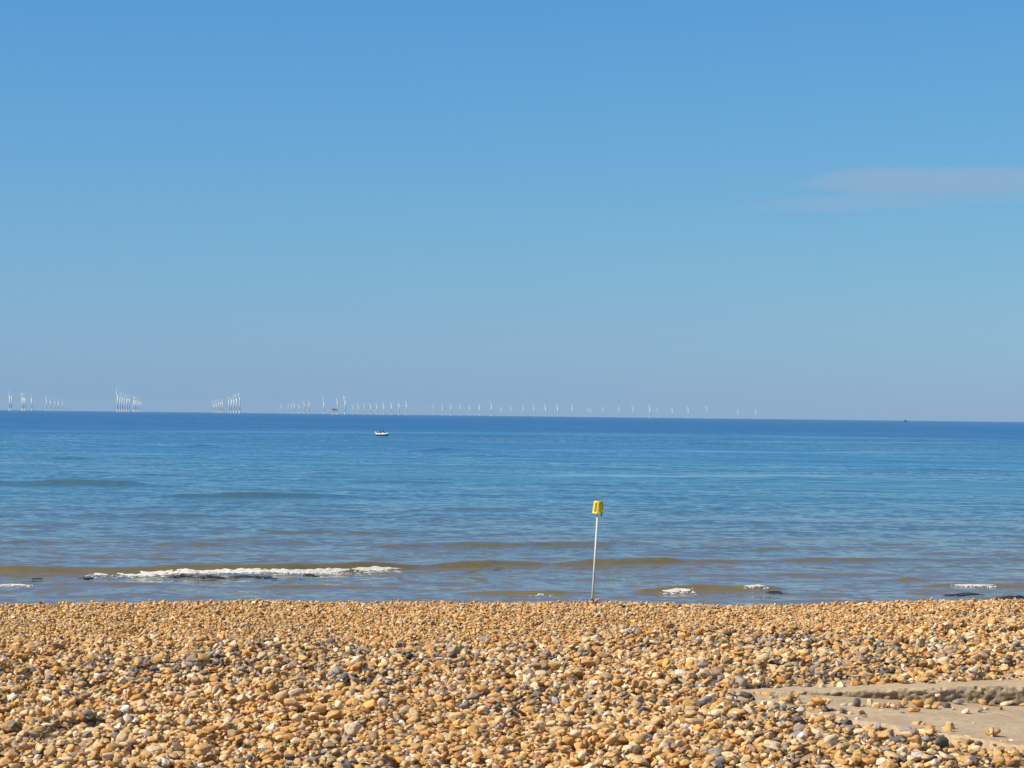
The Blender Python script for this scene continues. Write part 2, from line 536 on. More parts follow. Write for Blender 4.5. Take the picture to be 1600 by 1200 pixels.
P_pos, P_scl, P_rot, P_col, P_idx = [], [], [], [], []

def rot_mats(e):
    cxx, sx = np.cos(e[:, 0]), np.sin(e[:, 0]); cyy, sy = np.cos(e[:, 1]), np.sin(e[:, 1]); cz, sz = np.cos(e[:, 2]), np.sin(e[:, 2])
    m = np.empty((len(e), 3, 3))
    m[:, 0, 0] = cyy * cz; m[:, 0, 1] = sx * sy * cz - cxx * sz; m[:, 0, 2] = cxx * sy * cz + sx * sz
    m[:, 1, 0] = cyy * sz; m[:, 1, 1] = sx * sy * sz + cxx * cz; m[:, 1, 2] = cxx * sy * sz - sx * cz
    m[:, 2, 0] = -sy; m[:, 2, 1] = sx * cyy; m[:, 2, 2] = cxx * cyy
    return m

def drop(px, py, sc, eul, sink, K):
    """rest each pebble on the heap as it stands; pebbles of one call do not overlap"""
    n = len(px)
    ii = ((px - X0) / CELL).astype(int); jj = ((py - Y0) / CELL).astype(int)
    o = np.arange(-K, K + 1)
    I = ii[:, None, None] + o[None, None, :]; J = jj[:, None, None] + o[None, :, None]
    I, J = np.broadcast_arrays(I, J)
    patch = H[J, I]
    m = rot_mats(eul)
    A = np.einsum('nij,nj,nkj->nik', m, 1.0 / sc ** 2, m)      # ellipsoid x'Ax = 1
    dx = (o * CELL)[None, None, :]; dy = (o * CELL)[None, :, None]
    a = A[:, 2, 2][:, None, None]
    b = A[:, 0, 2][:, None, None] * dx + A[:, 1, 2][:, None, None] * dy
    c = A[:, 0, 0][:, None, None] * dx ** 2 + 2 * A[:, 0, 1][:, None, None] * dx * dy + A[:, 1, 1][:, None, None] * dy ** 2 - 1
    disc = b * b - a * c
    inside = disc > 0
    sq = np.sqrt(np.maximum(disc, 0))
    zb = (-b - sq) / a; zt = (-b + sq) / a
    need = np.where(inside, patch - zb, -1e3)
    hi = need.reshape(n, -1).max(1)
    mean = np.where(inside, patch - zb, 0).reshape(n, -1).sum(1) / np.maximum(inside.reshape(n, -1).sum(1), 1)
    z = hi * (1 - sink) + mean * sink
    new = np.where(inside, np.maximum(patch, z[:, None, None] + zt), patch)
    H[J, I] = new.astype(np.float32)
    return z

def make_sizes(n, mean, sig, lo, hi):
    L = np.clip(np.exp(rng.normal(np.log(mean), sig, n)), lo, hi)
    sc = np.empty((n, 3))
    sc[:, 0] = L
    sc[:, 1] = L * rng.uniform(0.58, 0.95, n)
    sc[:, 2] = L * rng.uniform(0.36, 0.72, n)
    return sc

def pick_colour(n, x, y):
    g = vnoise(x * 1.1, y * 0.8, 51)[:, None]
    w = np.repeat(PW[None, :], n, 0)
    grey = np.array([0, 0, 0, 0, .3, 1, 1, 0, 0]); fine = (y > fine_edge(x))[:, None]
    w = w * np.clip(1 + grey * 2.2 * g, 0.12, 4)
    w = np.where(fine, w * np.array([1.6, 1.2, 0.8, 1.3, .8, .35, .3, .6, .8]), w)
    w /= w.sum(1, keepdims=True)
    return np.minimum((w.cumsum(1) < rng.random(n)[:, None]).sum(1), len(PN) - 1)

def layer(tile, mean, sig, lo, hi, K, want, sink, tilt):
    an = rng.uniform(0, math.pi / 2)             # every pass on a lattice of its own, turned at random
    mx, my, ext = (X0 + X1) / 2, (Y0 + Y1) / 2, 11.5
    g = np.arange(-ext, ext, tile * 1.12) + rng.random() * tile
    qx, qy = [q.ravel() for q in np.meshgrid(g, g + rng.random() * tile)]
    qx = qx + rng.uniform(-0.22, 0.22, len(qx)) * tile; qy = qy + rng.uniform(-0.22, 0.22, len(qy)) * tile
    px = mx + qx * math.cos(an) - qy * math.sin(an); py = my + qx * math.sin(an) + qy * math.cos(an)
    inb = (px > X0 + .12) & (px < X1 - .12) & (py > Y0 + .12) & (py < Y1 - .12)
    px, py = px[inb], py[inb]
    ok = want(px, py) & (np.abs(px) < 0.212 * py + 1.7) & (on_slab(px, py) == 0)
    px, py = px[ok], py[ok]
    n = len(px)
    sc = make_sizes(n, mean, sig, lo, hi)
    eul = np.stack([rng.normal(0, tilt, n), rng.normal(0, tilt, n), rng.uniform(0, 2 * math.pi, n)], 1)
    z = drop(px, py, sc, eul, sink, K)
    P_pos.append(np.stack([px, py, z], 1)); P_scl.append(sc); P_rot.append(eul)
    P_col.append(pick_colour(n, px, py)); P_idx.append(rng.integers(0, N_SHAPE, n))

coarse = lambda x, y: y < fine_edge(x) + rng.normal(0, 0.45, len(x))
finez = lambda x, y: y > fine_edge(x) + rng.normal(0, 0.35, len(x)) - 0.2
for k in range(12): layer(0.095, 0.0210, 0.30, 0.012, 0.042, 4, coarse, 0.50, 0.32)
for k in range(18): layer(0.054, 0.0140, 0.26, 0.009, 0.024, 2, finez, 0.60, 0.30)
for k in range(10): layer(0.095, 0.0190, 0.38, 0.009, 0.042, 4, coarse, 0.58, 0.32)
for k in range(2): layer(0.26, 0.037, 0.16, 0.030, 0.050, 5, lambda x, y: coarse(x, y) & (rng.random(len(x)) < 0.45), 0.62, 0.22)
for k in range(1): layer(0.45, 0.024, 0.2, 0.017, 0.034, 4, lambda x, y: finez(x, y) & (rng.random(len(x)) < 0.5), 0.62, 0.22)

# stones picked out one by one from the photograph: pixel of centre, width, height, colour
NOTABLE = [
 (295,1024,20,12,'dull brown'),(102,1192,28,13,'cream'),(170,1190,22,13,'cream'),(346,1131,27,17,'honey tan'),(266,1110,26,18,'buff'),
 (165,1105,20,19,'honey tan'),(332,1070,20,14,'honey tan'),(250,1046,17,15,'honey tan'),(42,1089,12,12,'cream'),(166,1050,16,11,'mid grey'),
 (107,1087,16,12,'honey tan'),(147,1106,16,11,'dark grey'),(241,1154,24,14,'dull brown'),(259,1162,20,17,'buff'),(70,1159,26,15,'cream'),
 (192,1120,14,17,'mid grey'),(212,1117,26,15,'buff'),(1137,990,16,10,'dark grey'),(1129,1014,15,10,'dull brown'),(1091,954,12,7,'mid grey'),
 (922,1047,15,10,'dark grey'),(1030,1107,25,9,'cream'),(1041,1114,20,10,'cream'),(907,1109,20,10,'honey tan'),(872,1136,26,19,'buff'),
 (890,1130,25,14,'buff'),(921,1160,23,9,'white'),(900,1172,18,11,'cream'),(1114,1137,19,13,'buff'),(1122,1121,22,14,'cream'),
 (1072,1139,12,9,'white'),(1140,1171,25,12,'cream'),(1045,1160,19,12,'mid grey'),(1100,1049,21,14,'mid grey'),(867,1032,22,11,'buff'),
 (975,991,12,8,'white'),(897,1069,18,9,'white'),(822,987,14,9,'dull brown'),(460,1032,18,15,'honey tan'),(679,1187,29,14,'orange brown'),
 (747,1159,37,13,'buff'),(691,1101,25,13,'mid grey'),(755,1112,19,11,'cream'),(590,1104,16,9,'mid grey'),(454,1189,23,14,'dark grey'),
 (439,1150,22,11,'dark grey'),(442,1057,31,9,'mid grey'),(572,1029,26,8,'mid grey'),(592,1031,22,8,'dark grey'),(612,1031,18,9,'dark grey'),
 (635,1125,27,14,'buff'),(544,1100,15,10,'cream'),(645,1140,21,10,'mid grey'),(614,1142,18,13,'mid grey'),(590,1175,18,10,'cream'),
 (1383,1165,27,11,'mid grey'),(1411,1165,23,11,'mid grey'),(1525,1178,15,12,'cream'),(1347,1136,22,13,'cream'),(1283,1148,13,9,'white'),
 (1330,1155,18,10,'mid grey'),(1489,1162,25,14,'dark grey'),(1435,1190,25,13,'white'),
 (1241,1116,14,9,'dark grey')]
SINGLE = []      # dicts of stones that become objects of their own
for k, (u, v, w, h, cn) in enumerate(NOTABLE):
    q = at(u, v, z=4.31)
    for _ in range(3):
        hz = float(H[int((q.y - Y0) / CELL), int((q.x - X0) / CELL)])
        q = at(u, v, z=hz + 0.012)
    px_m = q.y / FPX
    a = w * px_m / 2
    c = max(0.014, min(h * px_m / 2 * 0.92, a * 0.95))
    sc = np.array([[a, max(c, a * 0.62), c]])
    eul = np.array([[random.gauss(0, .12), random.gauss(0, .12), random.gauss(0, .25)]])
    z = drop(np.array([q.x]), np.array([q.y]), sc, eul, 0.75, 6)[0]
    SINGLE.append(dict(p=(q.x, q.y, z), s=sc[0], e=eul[0], c=PN.index(cn), i=int(rng.integers(0, N_SHAPE)), big=w))

_g = ground_z(*np.meshgrid(cx, cy)); print('pile', (H-_g)[300:800,200:800].mean(), (H-_g)[1100:1250,200:800].mean())
pos = np.concatenate(P_pos); scl = np.concatenate(P_scl); rot = np.concatenate(P_rot); colr = np.concatenate(P_col); idx = np.concatenate(P_idx)

# the stones that show largest: in frame, lying on top of the heap, big for their distance
q = (pos - np.array([0, 0, EYE])) @ np.array(CAM_R)
uu = 800 - q[:, 0] / q[:, 2] * FPX; vv = 600 + q[:, 1] / q[:, 2] * FPX
Hc = H[((pos[:, 1] - Y0) / CELL).astype(int), ((pos[:, 0] - X0) / CELL).astype(int)]
topz = pos[:, 2] + scl[:, 2]
show = (uu > 4) & (uu < 1596) & (vv < 1194) & (vv > 940) & (Hc - topz < 0.006)
pix = np.sqrt(scl[:, 0] * scl[:, 1]) * 2 / pos[:, 1] * FPX
CW = ['far left', 'left', 'left of centre', 'right of centre', 'right', 'far right']
RW = [(935, 1010, 'upper shingle'), (1010, 1065, 'middle shingle'), (1065, 1125, 'lower shingle'), (1125, 1200, 'bottom edge')]
def cell(u, v):
    r = next((k for k, (a, b, _) in enumerate(RW) if a <= v < b), 3)
    return min(5, max(0, int(u / 1600 * 6))), r
order = np.argsort(-pix * show)
take, count = [], {}
def slots(r): return (1, 1, 2, 3)[r]
for s in SINGLE:
    u, v = project(s['p'])
    s['cell'] = cell(u, v)
    count[(s['cell'], s['c'])] = count.get((s['cell'], s['c']), 0) + 1
budget = 264 - len(SINGLE)
for k in order[:6000]:
    if budget <= 0 or not show[k]: break
    key = (cell(uu[k], vv[k]), int(colr[k]))
    if count.get(key, 0) >= 2 + slots(key[0][1]): continue
    count[key] = count.get(key, 0) + 1
    SINGLE.append(dict(p=tuple(pos[k]), s=scl[k], e=rot[k], c=int(colr[k]), i=int(idx[k]), cell=key[0], big=float(pix[k])))
    take.append(k); budget -= 1
keep = np.ones(len(pos), bool); keep[take] = False

JIT = lambda n: np.exp(rng.normal(0, 0.17, (n, 1))) * np.exp(rng.normal(0, 0.055, (n, 1)) * np.array([[1.0, 0.0, -1.6]]))
# --- the mass of shingle: one object, instances on its points
pp, ss, rr, cc, ix = pos[keep], scl[keep], rot[keep], PC[colr[keep]] * JIT(keep.sum()), idx[keep]
print('pebbles', len(pp))
me = bpy.data.meshes.new('shingle')
me.vertices.add(len(pp))
me.vertices.foreach_set('co', pp.astype(np.float32).ravel())
def attr(name, kind, key, data):
    a = me.attributes.new(name, kind, 'POINT')
    a.data.foreach_set(key, data)
attr('scl', 'FLOAT_VECTOR', 'vector', ss.astype(np.float32).ravel())
attr('rot', 'FLOAT_VECTOR', 'vector', rr.astype(np.float32).ravel())
attr('tint', 'FLOAT_VECTOR', 'vector', cc.astype(np.float32).ravel())
attr('shade', 'FLOAT', 'value', rng.random(len(pp)).astype(np.float32))
attr('pick', 'INT', 'value', ix.astype(np.int32))
shingle = link_mesh('shingle', me, smooth=False)
tag(shingle, 'bank of small tan, cream and grey flint pebbles covering the whole beach up to the sea', 'shingle', kind='stuff')
src = bpy.data.collections.new('pebble_kinds')
for k, m_ in enumerate(SHAPES):
    src.objects.link(bpy.data.objects.new('pebble_kind_%02d' % k, m_))
ng = bpy.data.node_groups.new('scatter_shingle', 'GeometryNodeTree')
ng.interface.new_socket('Geometry', in_out='INPUT', socket_type='NodeSocketGeometry')
ng.interface.new_socket('Geometry', in_out='OUTPUT', socket_type='NodeSocketGeometry')
gi, go = ng.nodes.new('NodeGroupInput'), ng.nodes.new('NodeGroupOutput')
iop = ng.nodes.new('GeometryNodeInstanceOnPoints')
ci = ng.nodes.new('GeometryNodeCollectionInfo')
ci.inputs['Collection'].default_value = src
ci.inputs['Separate Children'].default_value = True
ci.inputs['Reset Children'].default_value = True
iop.inputs['Pick Instance'].default_value = True
def named(n, t):
    o = ng.nodes.new('GeometryNodeInputNamedAttribute'); o.data_type = t
    o.inputs['Name'].default_value = n
    return o.outputs['Attribute']
L = ng.links.new
L(gi.outputs[0], iop.inputs['Points']); L(ci.outputs[0], iop.inputs['Instance'])
L(named('pick', 'INT'), iop.inputs['Instance Index'])
L(named('rot', 'FLOAT_VECTOR'), iop.inputs['Rotation'])
L(named('scl', 'FLOAT_VECTOR'), iop.inputs['Scale'])
L(iop.outputs[0], go.inputs[0])
md = shingle.modifiers.new('scatter', 'NODES'); md.node_group = ng

# --- single pebbles
proto = {}
def put_pebble(s, label, group):
    base = proto.get(s['i'])
    if base is None:
        o = bpy.data.objects.new('pebble', SHAPES[s['i']]); proto[s['i']] = o
    else:
        o = base.copy()
    COL.objects.link(o)
    o.location, o.rotation_euler, o.scale = s['p'], s['e'], s['s']
    col = PC[s['c']] * np.exp(rng.normal(0, 0.08))
    o['tint'] = [float(x) for x in col]
    o['shade'] = random.random()
    return tag(o, label, 'pebble', group)
ORD = ['largest', 'second largest', 'third largest', 'fourth largest', 'fifth largest', 'sixth largest', 'seventh largest', 'eighth largest', 'ninth largest', 'tenth largest']
cells = {}
for s in SINGLE: cells.setdefault((s['cell'], s['c']), []).append(s)
for ((cxi, rwi), c), lst in cells.items():
    lst.sort(key=lambda s: -s['s'][0] * s['s'][1] / s['p'][1] ** 2)
    for k, s in enumerate(lst):
        where = ('at the bottom edge, ' if rwi == 3 else 'in the ' + RW[rwi][2] + ', ') + CW[cxi]
        put_pebble(s, '%s %s pebble on the beach %s' % (ORD[min(k, 9)], PN[c], where), 'larger pebbles on the shingle bank')

LOOSE = [  # centre u, bottom v, width, height, colour, label
 (1570,1100,20.6,9,'cream','big cream oval pebble against the foot of the step, far right'),
 (1594,1100,14,6,'buff','flat buff pebble cut by the photo edge, at the foot of the step'),
 (1550,1103,12,8,'dull brown','brownish round pebble left of the big cream oval by the step'),
 (1537,1101,15,9,'honey tan','knobbly yellow tan pebble against the step near the right'),
 (1565,1109,7.5,6,'rust red','small rust brown pebble on bare slab below the cream oval'),
 (1532,1112,10.5,6,'mid grey','small grey pebble on the slab right of the lone cream pebble'),
 (1541,1109,10,5,'buff','flat tan pebble touching a grey one on the slab'),
 (1510,1115,16,8,'cream','lone cream oval pebble lying out on the bare slab'),
 (1490,1108.5,6,5,'buff','tiny tan chip just right of the dark grey pebble at the step'),
 (1497,1101,20,9,'mid grey','long grey pebble pressed against the foot of the step'),
 (1479,1105.5,16,9,'dark grey','dark grey wedge pebble at the right end of the row under the step'),
 (1468,1102,12,6,'orange brown','orange pebble behind the dark grey wedge under the step'),
 (1465,1096.5,9,6,'cream','small cream pebble resting high against the step face'),
 (1453.5,1103,15,13,'honey tan','tall yellow tan pebble standing against the step face'),
 (1449,1107,11,6,'buff','small buff pebble in front of the tall yellow tan one'),
 (1461,1107.5,15,7,'honey tan','honey tan pebble between the tall one and the dark wedge'),
 (1435,1105,18,12,'orange brown','lumpy orange pebble in the middle of the row under the step'),
 (1429,1113.5,20,9,'orange brown','flat orange slab of flint lying in front of the row'),
 (1413.7,1105,12,16,'honey tan','upright tan pebble leaning on the step, left of the orange lump'),
 (1405,1106,12,11,'dull brown','rounded brown pebble left of the upright tan one'),
 (1396.5,1107,11,8,'cream','pale cream pebble in the row, left of the rounded brown one'),
 (1389,1105,7,8,'buff','narrow buff pebble left of the pale cream one'),
 (1381,1105,9,9,'orange brown','orange brown pebble at the middle of the row under the step'),
 (1410,1117,7.5,5.5,'dark grey','small black pebble alone on the slab below the row'),
 (1427,1120,4,2.6,'dull brown','tiny brown chip on the slab below the flat orange flint'),
 (1445,1122.6,4,3.6,'rust red','tiny dark brown chip farthest from the step on the open slab'),
 (1555,1148,8.5,4.5,'white','small white pebble near the front of the slab'),
 (1522,1130,4.5,2.5,'white','tiny white chip in the middle of the bare slab'),
 (1341,1106.5,15,16,'dark grey','biggest grey pebble standing against the left end of the step'),
 (1319,1104,12,6,'white','white pebble first from the left under the step'),
 (1330,1104,8,6,'cream','small cream pebble left of the standing grey pebble'),
 (1360,1105.5,8,14,'cream','upright cream split flint right of the standing grey pebble'),
 (1369.5,1107,15,10,'buff','buff pebble leaning on the upright cream flint'),
 (1377,1113,10,4.5,'cream','broken pale flake in front of the left part of the row'),
 (1352,1105.5,8,4.5,'orange brown','little orange pebble between the grey stone and the split flint'),
]
for u, v, w, h, cn, label in LOOSE:
    p = at(u, v, z=4.27)
    for _ in range(4): p = at(u, v - 0.5, z=float(low_z(p.x)) + 0.004)
    pm = p.y / FPX
    a, c = w * pm / 2, max(h * pm / 2, 0.004)
    b = max(min(a, c * 1.6), 0.7 * c)
    yy = p.y + b * 0.8
    yy = min(yy, float(face_y(p.x)) - b * 0.5)
    s = dict(p=(p.x, yy, float(low_z(p.x)) + c * 0.93 + (0.03 if v < 1098 else 0.0)), s=(a, b, c), e=(random.gauss(0, .06), random.gauss(0, .06), random.gauss(0, .2)), c=PN.index(cn), i=random.randrange(N_SHAPE))
    put_pebble(s, label, 'loose pebbles on the concrete slab')

# ------------------------------------------------------------------ sea
def wave_y(pts):
    xs_, ys_ = [], []
    for u, v in pts:
        p = at(u, v, z=0.0)
        xs_.append(p.x); ys_.append(p.y)
    return xs_, ys_
# crest line as pixels, amplitude samples along it (u, metres), front and back half-width
WAVES = [
 dict(line=[(-200,896),(0,895),(250,896),(450,894),(640,888),(800,884),(950,882),(1100,880),(1320,877),(1700,874)],
      amp=[(-200,.20),(0,.22),(150,.25),(260,.30),(600,.28),(660,.20),(760,.24),(860,.10),(920,.24),(1040,.26),(1110,.14),(1200,.07),(1290,.17),(1400,.09),(1700,.08)], f=0.55, b=2.6),
 dict(line=[(960,925),(1100,923),(1230,922)], amp=[(960,0),(1005,.17),(1090,.20),(1150,.12),(1185,.17),(1215,.06),(1230,0)], f=0.40, b=1.2),
 dict(line=[(1420,919),(1520,917),(1700,920)], amp=[(1420,0),(1480,.12),(1560,.15),(1620,.12),(1700,.1)], f=0.4, b=1.2),
 dict(line=[(690,926),(840,928),(950,926)], amp=[(690,0),(780,.10),(860,.13),(930,.05),(950,0)], f=0.35, b=1.2),
 dict(line=[(1340,909),(1415,907),(1480,908)], amp=[(1340,0),(1400,.05),(1418,.13),(1435,.05),(1480,0)], f=0.4, b=1.0),
 dict(line=[(560,854),(800,853),(1080,850)], amp=[(560,0),(640,.14),(850,.16),(1000,.1),(1080,0)], f=0.9, b=3.0),
 dict(line=[(60,853),(300,853),(470,852)], amp=[(60,0),(180,.06),(350,.15),(470,0)], f=0.9, b=3.0),
 dict(line=[(-100,759),(100,759),(300,762),(420,762)], amp=[(-100,.26),(100,.44),(190,.36),(260,.12),(420,0)], f=2.0, b=6.0),
 dict(line=[(220,776),(400,776),(640,776)], amp=[(220,0),(290,.28),(400,.38),(480,.24),(640,0)], f=1.7, b=5.0),
 dict(line=[(0,805),(200,806),(400,806)], amp=[(0,0),(120,.10),(250,.13),(400,0)], f=1.3, b=4.0),
 dict(line=[(1000,818),(1250,817),(1600,818)], amp=[(1000,0),(1150,.08),(1400,.08),(1600,0)], f=1.2, b=4.0),
 dict(line=[(-50,915),(150,914),(330,915)], amp=[(-50,0.05),(120,.07),(250,.08),(330,0)], f=.35, b=1.0),
 dict(line=[(380,919),(500,917),(660,920)], amp=[(380,0),(430,.10),(520,.07),(600,.09),(660,0)], f=.35, b=1.0),
 dict(line=[(270,697),(320,697),(360,697)], amp=[(270,0),(315,.5),(360,0)], f=6, b=14),
 dict(line=[(40,718),(110,718),(170,718)], amp=[(40,0),(90,.4),(130,.35),(170,0)], f=4, b=10),
 dict(line=[(620,705),(700,704),(790,704)], amp=[(620,0),(680,.5),(730,.4),(790,0)], f=6, b=13),
 dict(line=[(1030,694),(1100,694),(1190,695)], amp=[(1030,0),(1090,.5),(1130,.4),(1190,0)], f=7, b=14),
 dict(line=[(430,741),(520,741),(600,742)], amp=[(430,0),(520,.25),(600,0)], f=3, b=8),
 dict(line=[(1350,735),(1450,736),(1600,737)], amp=[(1350,0),(1450,.28),(1550,.2),(1600,0)], f=3, b=8),
 dict(line=[(640,796),(760,797),(860,797)], amp=[(640,0),(740,.14),(800,.12),(860,0)], f=1.3, b=4),
 dict(line=[(1150,850),(1330,851),(1500,850)], amp=[(1150,0),(1300,.07),(1400,.08),(1500,0)], f=.8, b=2.5),
 dict(line=[(1000,899),(1250,897),(1500,898)], amp=[(1000,0),(1120,.05),(1300,.05),(1500,0)], f=.5, b=1.2),
]
for w in WAVES:
    w['lx'], w['ly'] = wave_y(w['line'])
    w['ax'] = [at(u, np.interp(u, [a for a, _ in w['line']], [b for _, b in w['line']]), z=0.0).x for u, _ in w['amp']]
    w['av'] = [a for _, a in w['amp']]
rs = np.random.default_rng(5)
CHOP = []
for k in range(46):
    lam = 1.3 * (14.0 / 1.3) ** (k / 45.0)
    th = rs.normal(0, 0.75)
    CHOP.append((2 * math.pi / lam * math.sin(th), 2 * math.pi / lam * math.cos(th), rs.uniform(0, 6.28), lam))
SWELL = []
for k in range(14):
    lam = rs.uniform(18, 60); th = rs.normal(0, 0.12)
    SWELL.append((2 * math.pi / lam * math.sin(th), 2 * math.pi / lam * math.cos(th), rs.uniform(0, 6.28), lam))

def sea_z(x, y):
    z = np.zeros_like(x)
    wob = 0.5 * vnoise(x * 0.22, y * 0.03, 61) + 0.22 * vnoise(x * 0.7, y * 0.05, 62)
    for k, w in enumerate(WAVES):
        yc = np.interp(x, w['lx'], w['ly'])
        m = (y > yc - 3.2 * w['f']) & (y < yc + 4.5 * w['b'])
        if not m.any(): continue
        xx = x[m]
        d = y[m] - yc[m] - wob[m] * w['f'] * 0.9
        A = np.interp(xx, w['ax'], w['av'], left=w['av'][0], right=w['av'][-1]) * (1 + 0.22 * vnoise(xx * 0.5, xx * 0 + k, 63))
        s = np.where(d < 0, np.exp(-(d / w['f']) ** 2), np.exp(-(np.abs(d) / w['b']) ** 1.6))
        z[m] += A * s
    dist = np.maximum(y, 60)
    row = 0.12 * (dist / 80.0) ** 1.6
    patchy = 0.7 + 0.5 * vnoise(x / 22.0, y / 9.0, 64)
    for kx, ky, ph, lam in CHOP:
        fade = smooth(2.2, 5.0, lam / row)
        if not (fade > 0).any(): continue
        z = z + 0.0016 * lam ** 0.85 * fade * patchy * np.sin(kx * x + ky * y + ph)
    for kx, ky, ph, lam in SWELL:
        fade = smooth(2.2, 5.0, lam / row) * smooth(105, 260, y)
        z = z + 0.022 * (lam / 30) * fade * np.sin(kx * x + ky * y + ph + 0.8 * vnoise(x / 70, y / 90, 66))
    return z

rows = [58.0]
while rows[-1] < 30000:
    d = rows[-1]
    rows.append(d + (0.14 if d < 112 else 0.12 * (d / 80.0) ** 1.6) * (2.5 if d < 76 else 1.0))
rows = np.array(rows)
core = np.linspace(-0.25, 0.25, 640)
side = np.linspace(0.25, 0.46, 40)[1:]
ang = np.concatenate([-side[::-1], core, side])
SXm = rows[:, None] * ang[None, :]
SYm = np.repeat(rows[:, None], len(ang), 1)
SZm = sea_z(SXm, SYm)
sea = link_mesh('sea', grid_mesh('sea', SXm, SYm, SZm), M['sea'])
tag(sea, kind='structure')
SLICKS = [([(760,744),(1000,743),(1250,744),(1440,747)], 2.3, .9), ([(560,705),(800,702),(1000,704),(1250,706),(1650,708)], 1.6, .55), ([(-50,686),(200,683),(420,684)], 1.8, .45),
 ([(-100,672),(300,673.5),(700,677),(1200,682),(1700,687)], 2.6, .45), ([(640,718),(760,717),(860,718)], 1.2, .5), ([(1060,690),(1350,691),(1650,694)], 1.6, .5),
 ([(100,735),(220,733),(330,735)], 1.6, .35), ([(800,770),(1000,768),(1150,770)], 1.8, .35), ([(380,800),(600,799),(820,801)], 2.5, .3), ([(1200,790),(1400,789),(1620,791)], 2.4, .35), ([(-50,830),(150,828),(330,830)], 3, .3)]
slick = np.zeros_like(SXm)
for line, hv, amt in SLICKS:
    a_ = [at(u, v, z=0.0) for u, v in line]
    lx_, ly_ = [p.x for p in a_], [p.y for p in a_]
    wid = float(np.mean([p.y ** 2 / (EYE * FPX) for p in a_])) * hv
    span_ = lx_[-1] - lx_[0]
    yc_ = np.interp(SXm, lx_, ly_) + wid * 0.6 * vnoise(SXm / (span_ * 0.09), SXm * 0 + hv, 131)
    end_ = smooth(lx_[0], lx_[0] + 0.25 * span_, SXm) * smooth(lx_[-1], lx_[-1] - 0.25 * span_, SXm)
    wv = wid * (0.75 + 0.5 * vnoise(SXm / (span_ * 0.05), SXm * 0 + hv, 132))
    slick = np.maximum(slick, amt * end_ * np.exp(-((SYm - yc_) / wv) ** 2))
sa = sea.data.attributes.new('slick', 'FLOAT', 'POINT'); sa.data.foreach_set('value', slick.astype(np.float32).ravel())
del slick

# ------------------------------------------------------------------ foam and weed
_ico = {}
def ico(sub):
    if sub not in _ico:
        bm = bmesh.new(); bmesh.ops.create_icosphere(bm, subdivisions=sub, radius=1.0)
        bm.verts.ensure_lookup_table()
        _ico[sub] = (np.array([v.co[:] for v in bm.verts]), np.array([[v.index for v in f.verts] for f in bm.faces]))
        bm.free()
    return _ico[sub]
def lumps(name, C, S, m, sub=2, rough=0.3, seed=0):
    V, F = ico(sub)
    r = np.random.default_rng(seed)
    out, fs = [], []
    for k, (c, s) in enumerate(zip(C, S)):
        n = r.normal(size=3)
        rad = 1 + rough * (np.sin(V @ n * 2.1 + k) * 0.5 + np.sin(V @ r.normal(size=3) * 4 + k) * 0.35)
        a = r.uniform(0, 6.28)
        W = V * rad[:, None]
        W = np.stack([W[:, 0] * math.cos(a) - W[:, 1] * math.sin(a), W[:, 0] * math.sin(a) + W[:, 1] * math.cos(a), W[:, 2]], 1)
        out.append(W * s + c); fs.append(F + k * len(V))
    me = bpy.data.meshes.new(name)
    me.from_pydata(np.concatenate(out).tolist(), [], np.concatenate(fs).tolist())
    return link_mesh(name, me, m)
CAM_N = np.array(CAM_R)
def on_sea(u, v):
    """where the sight lines through pixels (u, v) meet the waves"""
    u, v = np.asarray(u, float), np.asarray(v, float)
    d = np.stack([(u - 800.0) / FPX, (600.0 - v) / FPX, -np.ones_like(u)], -1) @ CAM_N.T
    z = np.zeros_like(u)
    for _ in range(9):
        t = (z - EYE) / d[:, 2]
        x, y = d[:, 0] * t, d[:, 1] * t
        z = z + 0.5 * (sea_z(x, y) - z)
    return np.stack([x, y, z], -1)
def crest(k, x):
    w = WAVES[k]
    y = np.interp(x, w['lx'], w['ly'])
    for _ in range(4):
        wob = 0.5 * vnoise(x * 0.22, y * 0.03, 61) + 0.22 * vnoise(x * 0.7, y * 0.05, 62)
        y = np.interp(x, w['lx'], w['ly']) + wob * w['f'] * 0.9
    return y
